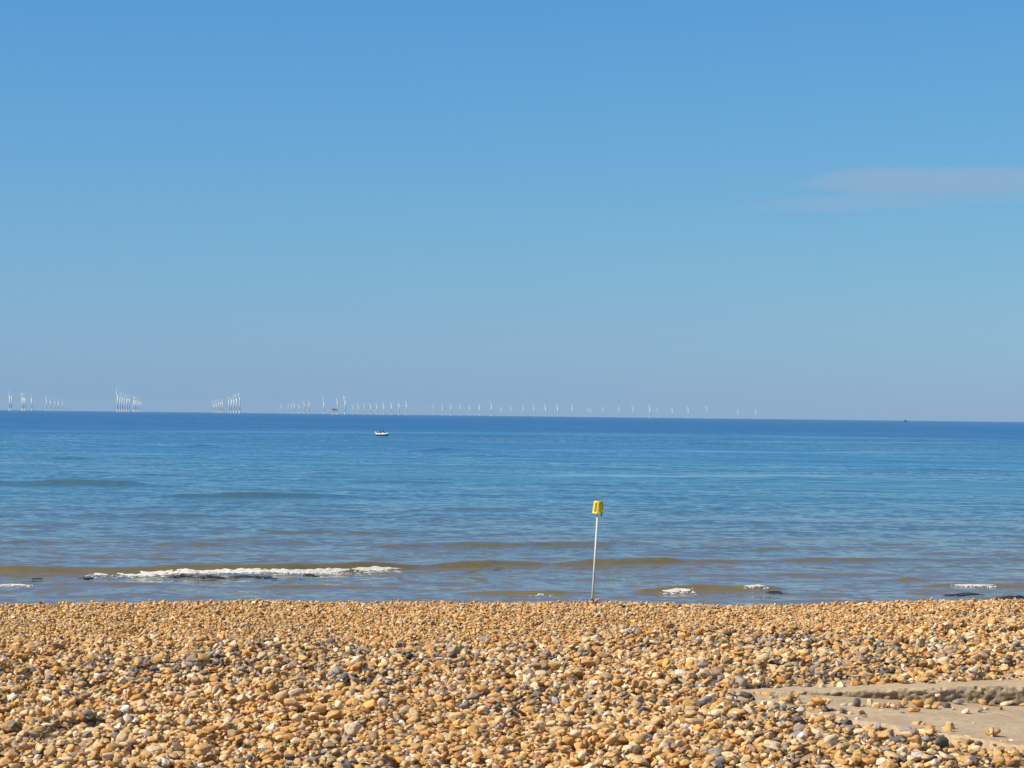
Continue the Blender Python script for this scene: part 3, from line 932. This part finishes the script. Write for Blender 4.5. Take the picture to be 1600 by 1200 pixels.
def foam(wave, u0, u1, back, front, label, thick=0.06, seed=0, ragged=0.7, flecks=120):
    """a tumbling lip of white water on the face of a wave: one lumpy skin plus flecks thrown ahead of it"""
    w = WAVES[wave]
    us_, vs_ = [a for a, _ in w['line']], [b for _, b in w['line']]
    x0, x1 = (at(u, float(np.interp(u, us_, vs_)), z=0.0).x for u in (u0, u1))
    n, k = int(max(50, (x1 - x0) / 0.022)), 44
    X = np.repeat(np.linspace(x0, x1, n)[:, None], k, 1)
    T = np.repeat(np.linspace(0, 1, k)[None, :], n, 0)
    e = np.clip(np.minimum(X - x0, x1 - X) / max(0.10, (0.09 if x1 - x0 > 3 else 0.34) * (x1 - x0)), 0, 1) ** 0.7
    top = back + (front - back) * (0.30 * (1 - e) + 0.15 * vnoise(X * 0.9, X * 0, 84 + seed) + 0.17 * vnoise(X * 3.1, X * 0, 85 + seed) + 0.10 * vnoise(X * 8, X * 0, 88 + seed))
    low = back + (front - back) * (0.25 + 0.75 * e) * (1 + 0.22 * vnoise(X * 1.3, X * 0, 86 + seed) + 0.16 * vnoise(X * 4.2, X * 0, 87 + seed))
    D = top + (low - top) * T
    Y = crest(wave, X) + D
    lump = 0.50 * vnoise(X * 2.6, D * 3.5 + seed, 90) + 0.40 * vnoise(X * 7.0, D * 8, 91) + 0.22 * vnoise(X * 16, D * 17, 92)
    body = (1 - (2 * T - 1) ** 4)
    hgt = thick * body * (0.55 + 0.85 * lump) * (0.35 + 0.65 * e)
    gap = smooth(-ragged - 0.15, -ragged + 0.15, vnoise(X * 0.8, X * 0 + 3, 95 + seed) + 0.45 * lump)
    hgt = hgt * gap - 0.015 * (1 - gap) - 0.10 * (np.abs(2 * T - 1) > 0.985) - 0.004
    Z = sea_z(X.ravel(), Y.ravel()).reshape(n, k) + hgt
    V_ = [tuple(c) for c in np.stack([X, Y - 0.35 * np.maximum(hgt, 0), Z], -1).reshape(-1, 3)]
    F_ = []
    for i in range(n - 1):
        for j in range(k - 1):
            a = i * k + j
            F_.append((a, a + k, a + k + 1, a + 1))
    r = np.random.default_rng(seed)
    fx = r.uniform(x0, x1, flecks)
    fy = crest(wave, fx) + front * (0.9 + r.exponential(0.35, flecks))
    fz = sea_z(fx, fy)
    q_ = np.exp(r.uniform(np.log(0.008), np.log(0.028), flecks))
    Vi, Fi = ico(1)
    for c, q1 in zip(np.stack([fx, fy, fz], -1), q_):
        o_ = len(V_)
        W = Vi * (1 + 0.3 * r.normal(size=(len(Vi), 1))) * np.array([q1 * r.uniform(1.5, 5), q1 * 2.5, q1 * 0.5]) + c
        V_ += [tuple(w_) for w_ in W]
        F_ += [tuple(f_ + o_) for f_ in Fi]
    me_ = bpy.data.meshes.new('sea_foam'); me_.from_pydata(V_, [], F_)
    return tag(link_mesh('sea_foam', me_, M['foam']), label, 'foam', kind='stuff')
foam(0, 186, 549, -0.52, -1.0, 'long white line of breaking foam on the brown wave at left', seed=1, thick=0.034, ragged=0.66, flecks=320)
foam(0, 550, 632, -0.42, -0.82, 'right end of the breaking foam line, lying on a curling crest', seed=2, thick=0.030, ragged=0.75, flecks=60)
foam(0, 144, 186, -0.60, -0.92, 'small fleck of foam just left of the long breaker', seed=3, thick=0.028, ragged=0.15, flecks=40)
foam(1, 1027, 1085, -0.26, -0.52, 'short white foam crest right of the post near the shingle', seed=4, thick=0.028, ragged=0.5, flecks=50)
foam(1, 1162, 1198, -0.05, -0.26, 'thin fleck of foam on the small wave at right of centre', seed=5, thick=0.022, ragged=0.3, flecks=30)
foam(2, 1484, 1554, -0.16, -0.42, 'short white foam crest near the right edge of the sea', seed=6, thick=0.026, ragged=0.4, flecks=60)
foam(3, 830, 867, -0.34, -0.52, 'curved lip of pale foam left of the post', seed=7, thick=0.018, ragged=0.3, flecks=16)
foam(11, 2, 57, -0.20, -0.46, 'pale foam traces on the shallows at the left edge', seed=8, thick=0.018, ragged=0.0, flecks=70)

def weed(u0, u1, v, n, label, h=(0.018, 0.042), seed=0):
    r = np.random.default_rng(seed)
    t = r.beta(1.4, 1.4, n)
    P = on_sea(u0 + (u1 - u0) * t, v + r.normal(0, 0.9, n) + 1.2 * np.sin(t * 5 + seed))
    q = 0.7 * r.uniform(*h, n) * (0.5 + np.sin(math.pi * t) * 0.7)
    C = P + np.stack([0 * q, 0 * q, q * 0.3], -1)
    S = np.stack([r.uniform(.06, .24, n), r.uniform(.04, .13, n), q], -1)
    o = lumps('seaweed_clump', C, S, M['weed'], 2, 0.4, seed)
    return tag(o, label, 'seaweed', 'dark seaweed in the shallows')
weed(262, 300, 901.5, 34, 'dark seaweed clump under the left part of the breaking foam', seed=1)
weed(303, 348, 902.5, 22, 'thin dark seaweed strand second from left under the foam line', seed=2, h=(.02, .045))
weed(358, 428, 902.5, 46, 'longest dark seaweed strand under the middle of the foam line', seed=3)
weed(478, 492, 899.5, 12, 'small dark seaweed knot under the right part of the foam line', seed=4)
weed(124, 140, 904, 10, 'small dark seaweed scrap in front of the brown wave at left', seed=5, h=(.02, .04))
weed(48, 60, 904, 7, 'tiny dark seaweed scrap near the left edge of the water', seed=6, h=(.02, .035))
weed(1476, 1532, 929.5, 40, 'long dark seaweed strand below the foam crest at far right', seed=7)
weed(1556, 1604, 935, 44, 'dark seaweed heap at the right edge by the shingle', seed=8, h=(.025, .055))
weed(1198, 1222, 927, 14, 'dark seaweed wisp below the small wave right of centre', seed=9, h=(.015, .03))

# ------------------------------------------------------------------ marker post with yellow cage
def ring_prism(bm, r0, r1, z0, z1, n=24, th=0.012, a0=0.0, a1=2 * math.pi):
    full = abs(a1 - a0 - 2 * math.pi) < 1e-6
    k = n if full else n + 1
    A = [a0 + (a1 - a0) * i / n for i in range(k)]
    V = []
    for a in A:
        c, s = math.cos(a), math.sin(a)
        V.append([bm.verts.new((r0 * c, r0 * s, z0)), bm.verts.new((r1 * c, r1 * s, z1)),
                  bm.verts.new(((r1 - th) * c, (r1 - th) * s, z1)), bm.verts.new(((r0 - th) * c, (r0 - th) * s, z0))])
    m = k if full else k - 1
    for i in range(m):
        p, q_ = V[i], V[(i + 1) % k]
        for j in range(4):
            bm.faces.new((p[j], q_[j], q_[(j + 1) % 4], p[(j + 1) % 4]))
    if not full:
        bm.faces.new(V[0][::-1]); bm.faces.new(V[-1])
def tube(bm, p0, p1, r0, r1, n=20, caps=True):
    p0, p1 = Vector(p0), Vector(p1)
    d = (p1 - p0).normalized()
    a = d.orthogonal().normalized(); b = d.cross(a)
    A = [[bm.verts.new(p + (a * math.cos(t) + b * math.sin(t)) * r) for t in [2 * math.pi * i / n for i in range(n)]] for p, r in ((p0, r0), (p1, r1))]
    for i in range(n):
        bm.faces.new((A[0][i], A[0][(i + 1) % n], A[1][(i + 1) % n], A[1][i]))
    if caps:
        bm.faces.new(A[0][::-1]); bm.faces.new(A[1])
def box(bm, c, s, bev=0.0, rot=None):
    g = bmesh.ops.create_cube(bm, size=1.0)
    for v in g['verts']:
        v.co = Vector((v.co.x * s[0], v.co.y * s[1], v.co.z * s[2]))
    if bev:
        es = list({e for v in g['verts'] for e in v.link_edges})
        r_ = bmesh.ops.bevel(bm, geom=es, offset=bev, segments=2, affect='EDGES')
        vs = list({v for f in r_['faces'] for v in f.verts} | {v for v in g['verts'] if v.is_valid})
    else:
        vs = g['verts']
    for v in vs:
        if rot is not None: v.co = rot @ v.co
        v.co += Vector(c)

PY = 80.0
pb = at(925.3, 941, y=PY); pt = at(934.0, 802, y=PY); ptop = at(935.0, 783, y=PY)
foot = pb + (pb - pt).normalized() * (pb.z + 1.2) / (pt - pb).normalized().z
post = empty('marker_post', foot)
axis = (pt - pb).normalized()
post.rotation_euler = axis.to_track_quat('Z', 'Y').to_euler()
post.rotation_euler = Euler((math.atan2(-axis.y, axis.z), math.asin(axis.x), 0))
tag(post, 'leaning grey steel post topped by a yellow slatted cage, standing in the shallows', 'marker post')
Lp = (pt - foot).length
bm = bmesh.new(); tube(bm, (0, 0, 0), (0, 0, Lp + 0.34), 0.036, 0.033)
from_bm('pole', bm, M['steel'], post, smooth=True)
CH = (ptop - pt).length
RB, RT = 0.186, 0.142
bm = bmesh.new()      # lid: flat cap with a short rim
ring_prism(bm, RT + 0.006, RT, CH - 0.045, CH, 32, 0.014)
tube(bm, (0, 0, CH - 0.016), (0, 0, CH + 0.004), RT - 0.013, RT - 0.013, 32)
cage = from_bm('cage', bm, M['yellow'], post, (0, 0, Lp))
bm = bmesh.new(); ring_prism(bm, RB, RB - 0.008, 0.0, 0.048, 32, 0.014)
for k in range(3):
    a = 2 * math.pi * k / 3 + 0.3
    tube(bm, (0.034 * math.cos(a), 0.034 * math.sin(a), 0.03), ((RB - 0.012) * math.cos(a), (RB - 0.012) * math.sin(a), 0.03), 0.012, 0.012, 8)
from_bm('bottom_ring', bm, M['yellow'], cage)
for k in range(7):
    a = R(-97) + 2 * math.pi * k / 7
    bm = bmesh.new()
    f0, f1 = 0.048 / CH, (CH - 0.045) / CH
    ring_prism(bm, RB + (RT - RB) * f0 - 0.001, RB + (RT - RB) * f1 + 0.004, 0.048, CH - 0.045, 6, 0.014, a - 0.22, a + 0.22)
    from_bm('slat', bm, M['yellow'], cage)
bm = bmesh.new(); tube(bm, (0.115, -0.10, -0.095), (0.115, -0.10, 0.02), 0.018, 0.022, 10)
from_bm('hanging_bolt', bm, M['bolt'], cage)

# ------------------------------------------------------------------ boat with two people
bu = at(597.5, 681.5, z=0.0)
boat = empty('inflatable_boat', (bu.x, bu.y, 0.12), (0, 0, R(-8)))
boat['label'] = 'small white motor boat with a dark bottom, two people aboard, out on the sea'
boat['category'] = 'boat'
def loft(rings, close=True):
    bm = bmesh.new()
    V = [[bm.verts.new(p) for p in r] for r in rings]
    for a, b in zip(V[:-1], V[1:]):
        n = len(a)
        for i in range(n if close else n - 1):
            bm.faces.new((a[i], a[(i + 1) % n], b[(i + 1) % n], b[i]))
    if close:
        bm.faces.new(V[0][::-1]); bm.faces.new(V[-1])
    return bm
path = []
for k in range(41):       # U-shaped tube, bow towards +x
    t = k / 40 * 2 - 1
    s = abs(t)
    x = 1.75 - 3.45 * s ** 1.25
    y = math.copysign(0.72 * (1 - (1 - min(s / 0.45, 1)) ** 2.2), t)
    path.append(Vector((x, y, 0.42 + 0.16 * max(0, (x + 0.2) / 1.95) ** 2)))
rings = []
for k, p in enumerate(path):
    d = (path[min(k + 1, 40)] - path[max(k - 1, 0)]).normalized()
    side_ = d.cross(Vector((0, 0, 1))).normalized(); up = side_.cross(d)
    r_ = 0.25 * (0.75 if k in (0, 40) else 1)
    rings.append([p + side_ * math.cos(a) * r_ + up * math.sin(a) * r_ for a in [2 * math.pi * i / 12 for i in range(12)]])
tb = from_bm('tube', loft(rings), M['boat_white'], boat, smooth=True)
rings = []
for k in range(15):
    x = -1.66 + 3.3 * k / 14
    w = 0.66 * (1 - max(0, (x - 0.2) / 1.5) ** 2 * 0.95)
    lift = 0.30 * max(0, (x - 0.1) / 1.55) ** 2
    w *= 1.12
    rings.append([(x, -w, 0.33 + lift * .6), (x, -w * .9, 0.02 + lift * .8), (x, 0, -0.26 + lift * 1.2), (x, w * .9, 0.02 + lift * .8), (x, w, 0.33 + lift * .6)])
from_bm('hull', loft(rings), M['boat_dark'], boat)
bm = bmesh.new(); box(bm, (-1.62, 0, 0.46), (0.08, 1.0, 0.6), 0.02); from_bm('transom', bm, M['boat_white'], boat)
bm = bmesh.new(); box(bm, (-1.86, 0, 0.88), (0.42, 0.34, 0.44), 0.09); om = from_bm('outboard_motor', bm, M['boat_white'], boat)
bm = bmesh.new(); box(bm, (-1.84, 0, 0.25), (0.16, 0.12, 0.86), 0.03); from_bm('motor_leg', bm, M['boat_dark'], om)
bm = bmesh.new(); box(bm, (0.18, 0, 0.62), (0.42, 0.6, 0.55), 0.06); cs = from_bm('console', bm, M['boat_white'], boat)
bm = bmesh.new(); box(bm, (-0.62, 0, 0.50), (0.45, 0.8, 0.30), 0.05); from_bm('seat', bm, M['boat_dark'], boat)
bm = bmesh.new(); box(bm, (-0.9, 0, 0.38), (1.4, 1.0, 0.04)); from_bm('floor', bm, M['boat_white'], boat)

def person(loc, rz, joints, label, mats):
    """one skinned body; joints: name -> (co, radius, parent)"""
    names = list(joints)
    me_ = bpy.data.meshes.new('person')
    me_.from_pydata([joints[n][0] for n in names], [(names.index(joints[n][2]), names.index(n)) for n in names if joints[n][2]], [])
    o = bpy.data.objects.new('person', me_)
    COL.objects.link(o)
    sk = o.modifiers.new('skin', 'SKIN'); sk.use_smooth_shade = True
    for i, n in enumerate(names):
        r_ = joints[n][1]
        me_.skin_vertices[0].data[i].radius = r_ if isinstance(r_, tuple) else (r_, r_)
    me_.skin_vertices[0].data[0].use_root = True
    sub = o.modifiers.new('sub', 'SUBSURF'); sub.levels = sub.render_levels = 1
    dg = bpy.context.evaluated_depsgraph_get()
    fin = bpy.data.meshes.new_from_object(o.evaluated_get(dg))
    o.modifiers.clear()
    o.data = fin
    fin.materials.clear()
    for m_ in mats: fin.materials.append(M[m_])
    hz = joints['neck'][0][2]
    for p in fin.polygons:
        p.use_smooth = True
        c = p.center
        hand = min((c - Vector(joints[h][0])).length for h in joints if h.startswith('hand'))
        p.material_index = 1 if (c.z > hz + 0.02 or hand < 0.07) else 0
    o.location, o.rotation_euler, o.scale = loc, (0, 0, rz), (1.12, 1.12, 1.12)
    hd = joints['head'][0]
    bm = bmesh.new()
    bmesh.ops.create_icosphere(bm, subdivisions=2, radius=0.118, matrix=Matrix.Translation((hd[0] - 0.022, hd[1], hd[2] + 0.035)))
    hr = from_bm('hair', bm, M['hair'], o, smooth=True)
    return tag(o, label, 'person')
SEATED = {'pelvis': ((0, 0, .10), (.15, .17), None), 'belly': ((.02, 0, .30), (.13, .16), 'pelvis'), 'chest': ((.03, 0, .50), (.13, .18), 'belly'),
 'neck': ((.04, 0, .64), .06, 'chest'), 'jaw': ((.07, 0, .71), .08, 'neck'), 'head': ((.06, 0, .80), .105, 'jaw'),
 'shl': ((.03, .20, .56), .07, 'chest'), 'ell': ((.12, .26, .32), .05, 'shl'), 'handl': ((.34, .17, .25), .04, 'ell'),
 'shr': ((.03, -.20, .56), .07, 'chest'), 'elr': ((.12, -.26, .32), .05, 'shr'), 'handr': ((.34, -.17, .25), .04, 'elr'),
 'hipl': ((.08, .11, .09), .10, 'pelvis'), 'kneel': ((.44, .14, .12), .075, 'hipl'), 'footl': ((.42, .14, -.24), .05, 'kneel'), 'toel': ((.58, .14, -.27), .04, 'footl'),
 'hipr': ((.08, -.11, .09), .10, 'pelvis'), 'kneer': ((.44, -.14, .12), .075, 'hipr'), 'footr': ((.42, -.14, -.24), .05, 'kneer'), 'toer': ((.58, -.14, -.27), .04, 'footr')}
STAND = {'pelvis': ((0, 0, .90), (.13, .16), None), 'belly': ((0, 0, 1.08), (.12, .15), 'pelvis'), 'chest': ((.01, 0, 1.28), (.13, .18), 'belly'),
 'neck': ((.02, 0, 1.44), .06, 'chest'), 'jaw': ((.05, 0, 1.50), .08, 'neck'), 'head': ((.04, 0, 1.60), .105, 'jaw'),
 'shl': ((0, .20, 1.35), .07, 'chest'), 'ell': ((.08, .26, 1.10), .05, 'shl'), 'handl': ((.30, .18, 1.0), .04, 'ell'),
 'shr': ((0, -.20, 1.35), .07, 'chest'), 'elr': ((.08, -.26, 1.10), .05, 'shr'), 'handr': ((.30, -.18, 1.0), .04, 'elr'),
 'hipl': ((0, .10, .82), .10, 'pelvis'), 'kneel': ((.04, .11, .46), .07, 'hipl'), 'footl': ((0, .11, .06), .05, 'kneel'), 'toel': ((.16, .11, .03), .04, 'footl'),
 'hipr': ((0, -.10, .82), .10, 'pelvis'), 'kneer': ((.04, -.11, .46), .07, 'hipr'), 'footr': ((0, -.11, .06), .05, 'kneer'), 'toer': ((.16, -.11, .03), .04, 'footr')}
bz = lambda x, y, z: (boat.matrix_basis @ Vector((x, y, z)))
person(bz(-0.62, 0.0, 0.58), R(-8), SEATED, 'person in dark clothing sitting at the back of the white boat', ('navy', 'skin'))
SEAT2 = SEATED
person(bz(0.16, 0.0, 0.76), R(-8), SEATED, 'person in dark clothing sitting amidships, right of the other in the boat', ('navy', 'skin'))

# ------------------------------------------------------------------ wind farm
HUB = 80.0
def turbine_proto():
    root = empty('wind_turbine', (0, 0, 0))
    bm = bmesh.new(); tube(bm, (0, 0, -6), (0, 0, 16), 3.2, 3.0, 18); tube(bm, (0, 0, 14.6), (0, 0, 15.2), 4.1, 4.1, 18)
    from_bm('foundation', bm, M['turbine_yellow'], root)
    bm = bmesh.new(); tube(bm, (0, 0, 16), (0, 0, HUB - 2), 3.1, 2.3, 18)
    from_bm('tower', bm, M['turbine'], root, smooth=True)
    bm = bmesh.new(); box(bm, (1.5, 0, HUB), (11, 4.4, 4.4), 0.9)
    from_bm('nacelle', bm, M['turbine'], root)
    bm = bmesh.new(); tube(bm, (1.2, 0, 0), (-1.4, 0, 0), 1.9, 1.7, 14); tube(bm, (-1.4, 0, 0), (-2.8, 0, 0), 1.7, 0.4, 14)
    hub = from_bm('rotor', bm, M['turbine'], root, (-5.6, 0, HUB))
    for k in range(3):
        rings_ = []
        for r_, ch, th_ in ((1.2, 1.8, 1.6), (6, 2.6, 1.2), (12, 2.9, 0.7), (26, 1.7, 0.4), (40, 1.0, 0.22), (48, 0.4, 0.1)):
            tw = R(60 - 50 * min(1, r_ / 40))
            ring_ = []
            for a in range(8):
                t = 2 * math.pi * a / 8
                py, px = ch / 2 * math.cos(t) - ch * .1, th_ / 2 * math.sin(t)
                ring_.append((px * math.cos(tw) - py * math.sin(tw), px * math.sin(tw) + py * math.cos(tw), r_))
            rings_.append(ring_)
        b = from_bm('blade', loft(rings_), M['turbine'], hub, smooth=True)
        b.rotation_euler = (2 * math.pi * k / 3, 0, 0)
    return root
def copy_tree(o, parent=None):
    c = o.copy()
    COL.objects.link(c)
    if parent is not None: c.parent = parent
    for ch in list(o.children):
        copy_tree(ch, c)
    return c
CLUST = [  # list of (u, hub v), how the group is named
 ([(15.5,617),(18.3,618.5)], 'in the leftmost pair of the whole wind farm'),
 ([(35,619),(37,620),(39.7,620),(50,621)], 'in the group of four at the far left'),
 ([(73,624),(79.5,625),(86.5,626),(92,626.5),(98,628)], 'in the faint evenly spaced five at the left'),
 ([(184,617),(188,619),(191.3,620),(195,620.5),(199,621),(202.7,621.5)], 'in the tight bright bunch left of the faint bunch'),
 ([(209.5,624),(211.8,623.5),(214.5,624.5),(217.5,625.5),(220.8,627)], 'in the tight faint bunch beside the bright bunch'),
 ([(333.5,630.5),(336,629.5),(339,629),(342,628),(345,627.5),(347.8,627)], 'in the faint bunch that rises to the right'),
 ([(358,624.5),(362,623),(366,622),(370,621),(375,619)], 'in the bright bunch of five that rises to the right'),
 ([(440,634),(451,632.5),(456,632),(460.5,631),(468,631),(476,630),(483.5,629)], 'in the row rising towards the platform from its left'),
 ([(506.5,627),(527.8,626),(539.8,624)], 'in the three bright ones around the offshore platform'),
 ([(552,634),(560.5,633),(569.7,633),(579.5,632.5),(589,632.5),(600,632),(612,631.5),(624,630),(635.7,630)], 'in the row of nine just right of the platform'),
 ([(677.7,634.5),(692,635),(705,633.5),(719.7,634),(734,635),(750,633),(768.5,632)], 'in the row of seven above the middle of the sea'),
 ([(783.7,637),(799,637),(818,636),(834.7,636),(853,635.3),(872,635),(894.7,634)], 'in the row of seven just left of above the post'),
 ([(919.6,638.5),(923.9,639.5),(943,638),(968,637),(990,637),(1016,636)], 'in the row of six just right of above the post'),
 ([(1028,639.5),(1051,639.5),(1076,639),(1105.5,638),(1153.7,641.5),(1181.6,641)], 'in the widely spaced last six at the right'),
]
NUM = ['first', 'second', 'third', 'fourth', 'fifth', 'sixth', 'seventh', 'eighth', 'ninth']
tp, first = turbine_proto(), True
for lst, phrase in CLUST:
    n = len(lst)
    for k, (u, hv) in enumerate(lst):
        px = horizon(u) - 0.1 - hv
        D = (HUB - EYE) / (px / FPX)
        p = at(u, 600, y=D)
        o = tp if first else copy_tree(tp)
        first = False
        o.location = (p.x, D, 0)
        o.rotation_euler = (0, 0, R(9) + random.gauss(0, 0.06))
        ro = [c for c in o.children if c.name.split('.')[0] == 'rotor'][0]
        ro.rotation_euler = (random.gauss(1.05, 0.22) if random.random() < 0.93 else random.gauss(0, 0.3), 0, 0)
        which = NUM[k] + ' from left'
        tag(o, 'white turbine, %s %s' % (which, phrase), 'wind turbine', 'offshore wind turbines along the horizon')

# offshore platform
D = 11500.0
p = at(523.0, 600, y=D)
plat = empty('offshore_platform', (p.x, D, 0))
tag(plat, 'offshore substation platform with brown roof on legs among the wind turbines', 'platform')
bm = bmesh.new(); box(bm, (0, 0, 17.5), (19, 16, 12.5), 0.5); box(bm, (1.5, 0, 10.7), (22, 18, 1.0)); from_bm('topside', bm, M['platform'], plat)
bm = bmesh.new(); box(bm, (0, 0, 25.2), (25, 20, 2.6), 0.3); box(bm, (-3, 0, 27.6), (9, 8, 2.0), 0.2); tube(bm, (7, 0, 26), (7, 0, 36), 0.5, 0.3, 8); from_bm('roof_deck', bm, M['rust'], plat)
for sx in (-1, 1):
    for sy in (-1, 1):
        bm = bmesh.new(); tube(bm, (sx * 10.5, sy * 8.5, -6), (sx * 8.5, sy * 7, 10.4), 1.3, 1.1, 12); from_bm('leg', bm, M['turbine_yellow'], plat)
bm = bmesh.new()
for sy in (-1, 1):
    tube(bm, (-10, sy * 8.3, 0), (8.9, sy * 7.3, 9.6), .5, .5, 8); tube(bm, (10, sy * 8.3, 0), (-8.9, sy * 7.3, 9.6), .5, .5, 8)
from_bm('brace', bm, M['turbine_yellow'], plat)

# distant ship at the horizon
D = 9000.0
p = at(1415.5, 600, y=D)
ship = empty('ship', (p.x, D, 0), (0, 0, R(12)))
tag(ship, 'tiny dark ship on the horizon at the right, beyond the last turbine', 'ship')
rings = []
for k in range(11):
    t = k / 10
    x = -6 + 12 * t
    w = 2.3 * (1 - max(0, (t - .55) / .45) ** 2 * .97)
    rings.append([(x, -w, 3.0 + 1.1 * t * t), (x, -w * .8, .2), (x, 0, -.8), (x, w * .8, .2), (x, w, 3.0 + 1.1 * t * t)])
from_bm('hull', loft(rings), M['ship'], ship)
bm = bmesh.new(); box(bm, (-1.5, 0, 5.0), (4.2, 3.2, 3.4), .2); from_bm('wheelhouse', bm, M['ship'], ship)
bm = bmesh.new(); tube(bm, (-1.2, 0, 6.5), (-1.2, 0, 10.0), .18, .1, 8); from_bm('mast', bm, M['ship'], ship)

# ------------------------------------------------------------------ thin clouds
def mat_cloud(name, dens, col):
    m_ = bpy.data.materials.new(name); m_.use_nodes = True
    nt = m_.node_tree
    nt.nodes.remove(nt.nodes['Principled BSDF'])
    v = nt.nodes.new('ShaderNodeVolumePrincipled')
    v.inputs['Color'].default_value = (*col, 1); v.inputs['Density'].default_value = dens
    v.inputs['Anisotropy'].default_value = 0.2
    nt.links.new(v.outputs[0], nt.nodes['Material Output'].inputs['Volume'])
    return m_
def cloud(outline, D, depth, m_, label):
    """closed lens: outline (u, v_top, v_bottom) at distance D, thinning to nothing at its rim"""
    rings_ = []
    for u, a, b in outline:
        pt_, pb_ = at(u, a, y=D), at(u, b, y=D)
        c = (pt_ + pb_) / 2; h = max((pt_.z - pb_.z) / 2, 1.0)
        e = depth * min(1.0, h / 150.0) ** 1.3
        rings_.append([(c.x, D + e * math.cos(t), c.z + h * (abs(math.sin(t)) ** 0.8) * (1 if math.sin(t) > 0 else -1)) for t in [2 * math.pi * i / 20 for i in range(20)]])
    o = from_bm('cloud', loft(rings_), m_, smooth=True)
    return tag(o, label, 'cloud', 'thin clouds at the right of the sky')
D = 16000.0
cm = mat_cloud('cloud_haze', 0.00055, (1.0, 0.90, 0.95))
cloud([(1215,289,292),(1245,283,294),(1275,275,297),(1300,267,299),(1325,263.5,302),(1360,262,304),(1450,262.5,305),(1560,262,304),(1700,263,303),(1900,266,298),(2100,280,284)], D, 700, cm, 'upper paler bar of thin cloud with a straight top, at the right edge')
cm2 = mat_cloud('cloud_haze_thin', 0.00050, (1.0, 0.88, 0.96))
cloud([(1140,323,325),(1180,316,329),(1240,308,331),(1300,304,331),(1400,303,328),(1500,303,322),(1620,303,316),(1760,305,309)], D + 1500, 600, cm2, 'lower faint mauve wisp of cloud tapering to the left')

# ------------------------------------------------------------------ sea air
hz = bpy.data.materials.new('sea_haze'); hz.use_nodes = True
nt = hz.node_tree; nt.nodes.remove(nt.nodes['Principled BSDF'])
vol = nt.nodes.new('ShaderNodeVolumePrincipled')
vol.inputs['Color'].default_value = (0.50, 0.72, 0.94, 1)
vol.inputs['Density'].default_value = 2.0e-5
vol.inputs['Anisotropy'].default_value = 0.0
nt.links.new(vol.outputs[0], nt.nodes['Material Output'].inputs['Volume'])
bm = bmesh.new(); box(bm, (0, 22500, 72.5), (44000, 47000, 165.0))
# the box starts behind the camera and ends beyond the sea sheet
hb = from_bm('haze', bm, hz)
tag(hb, kind='stuff')
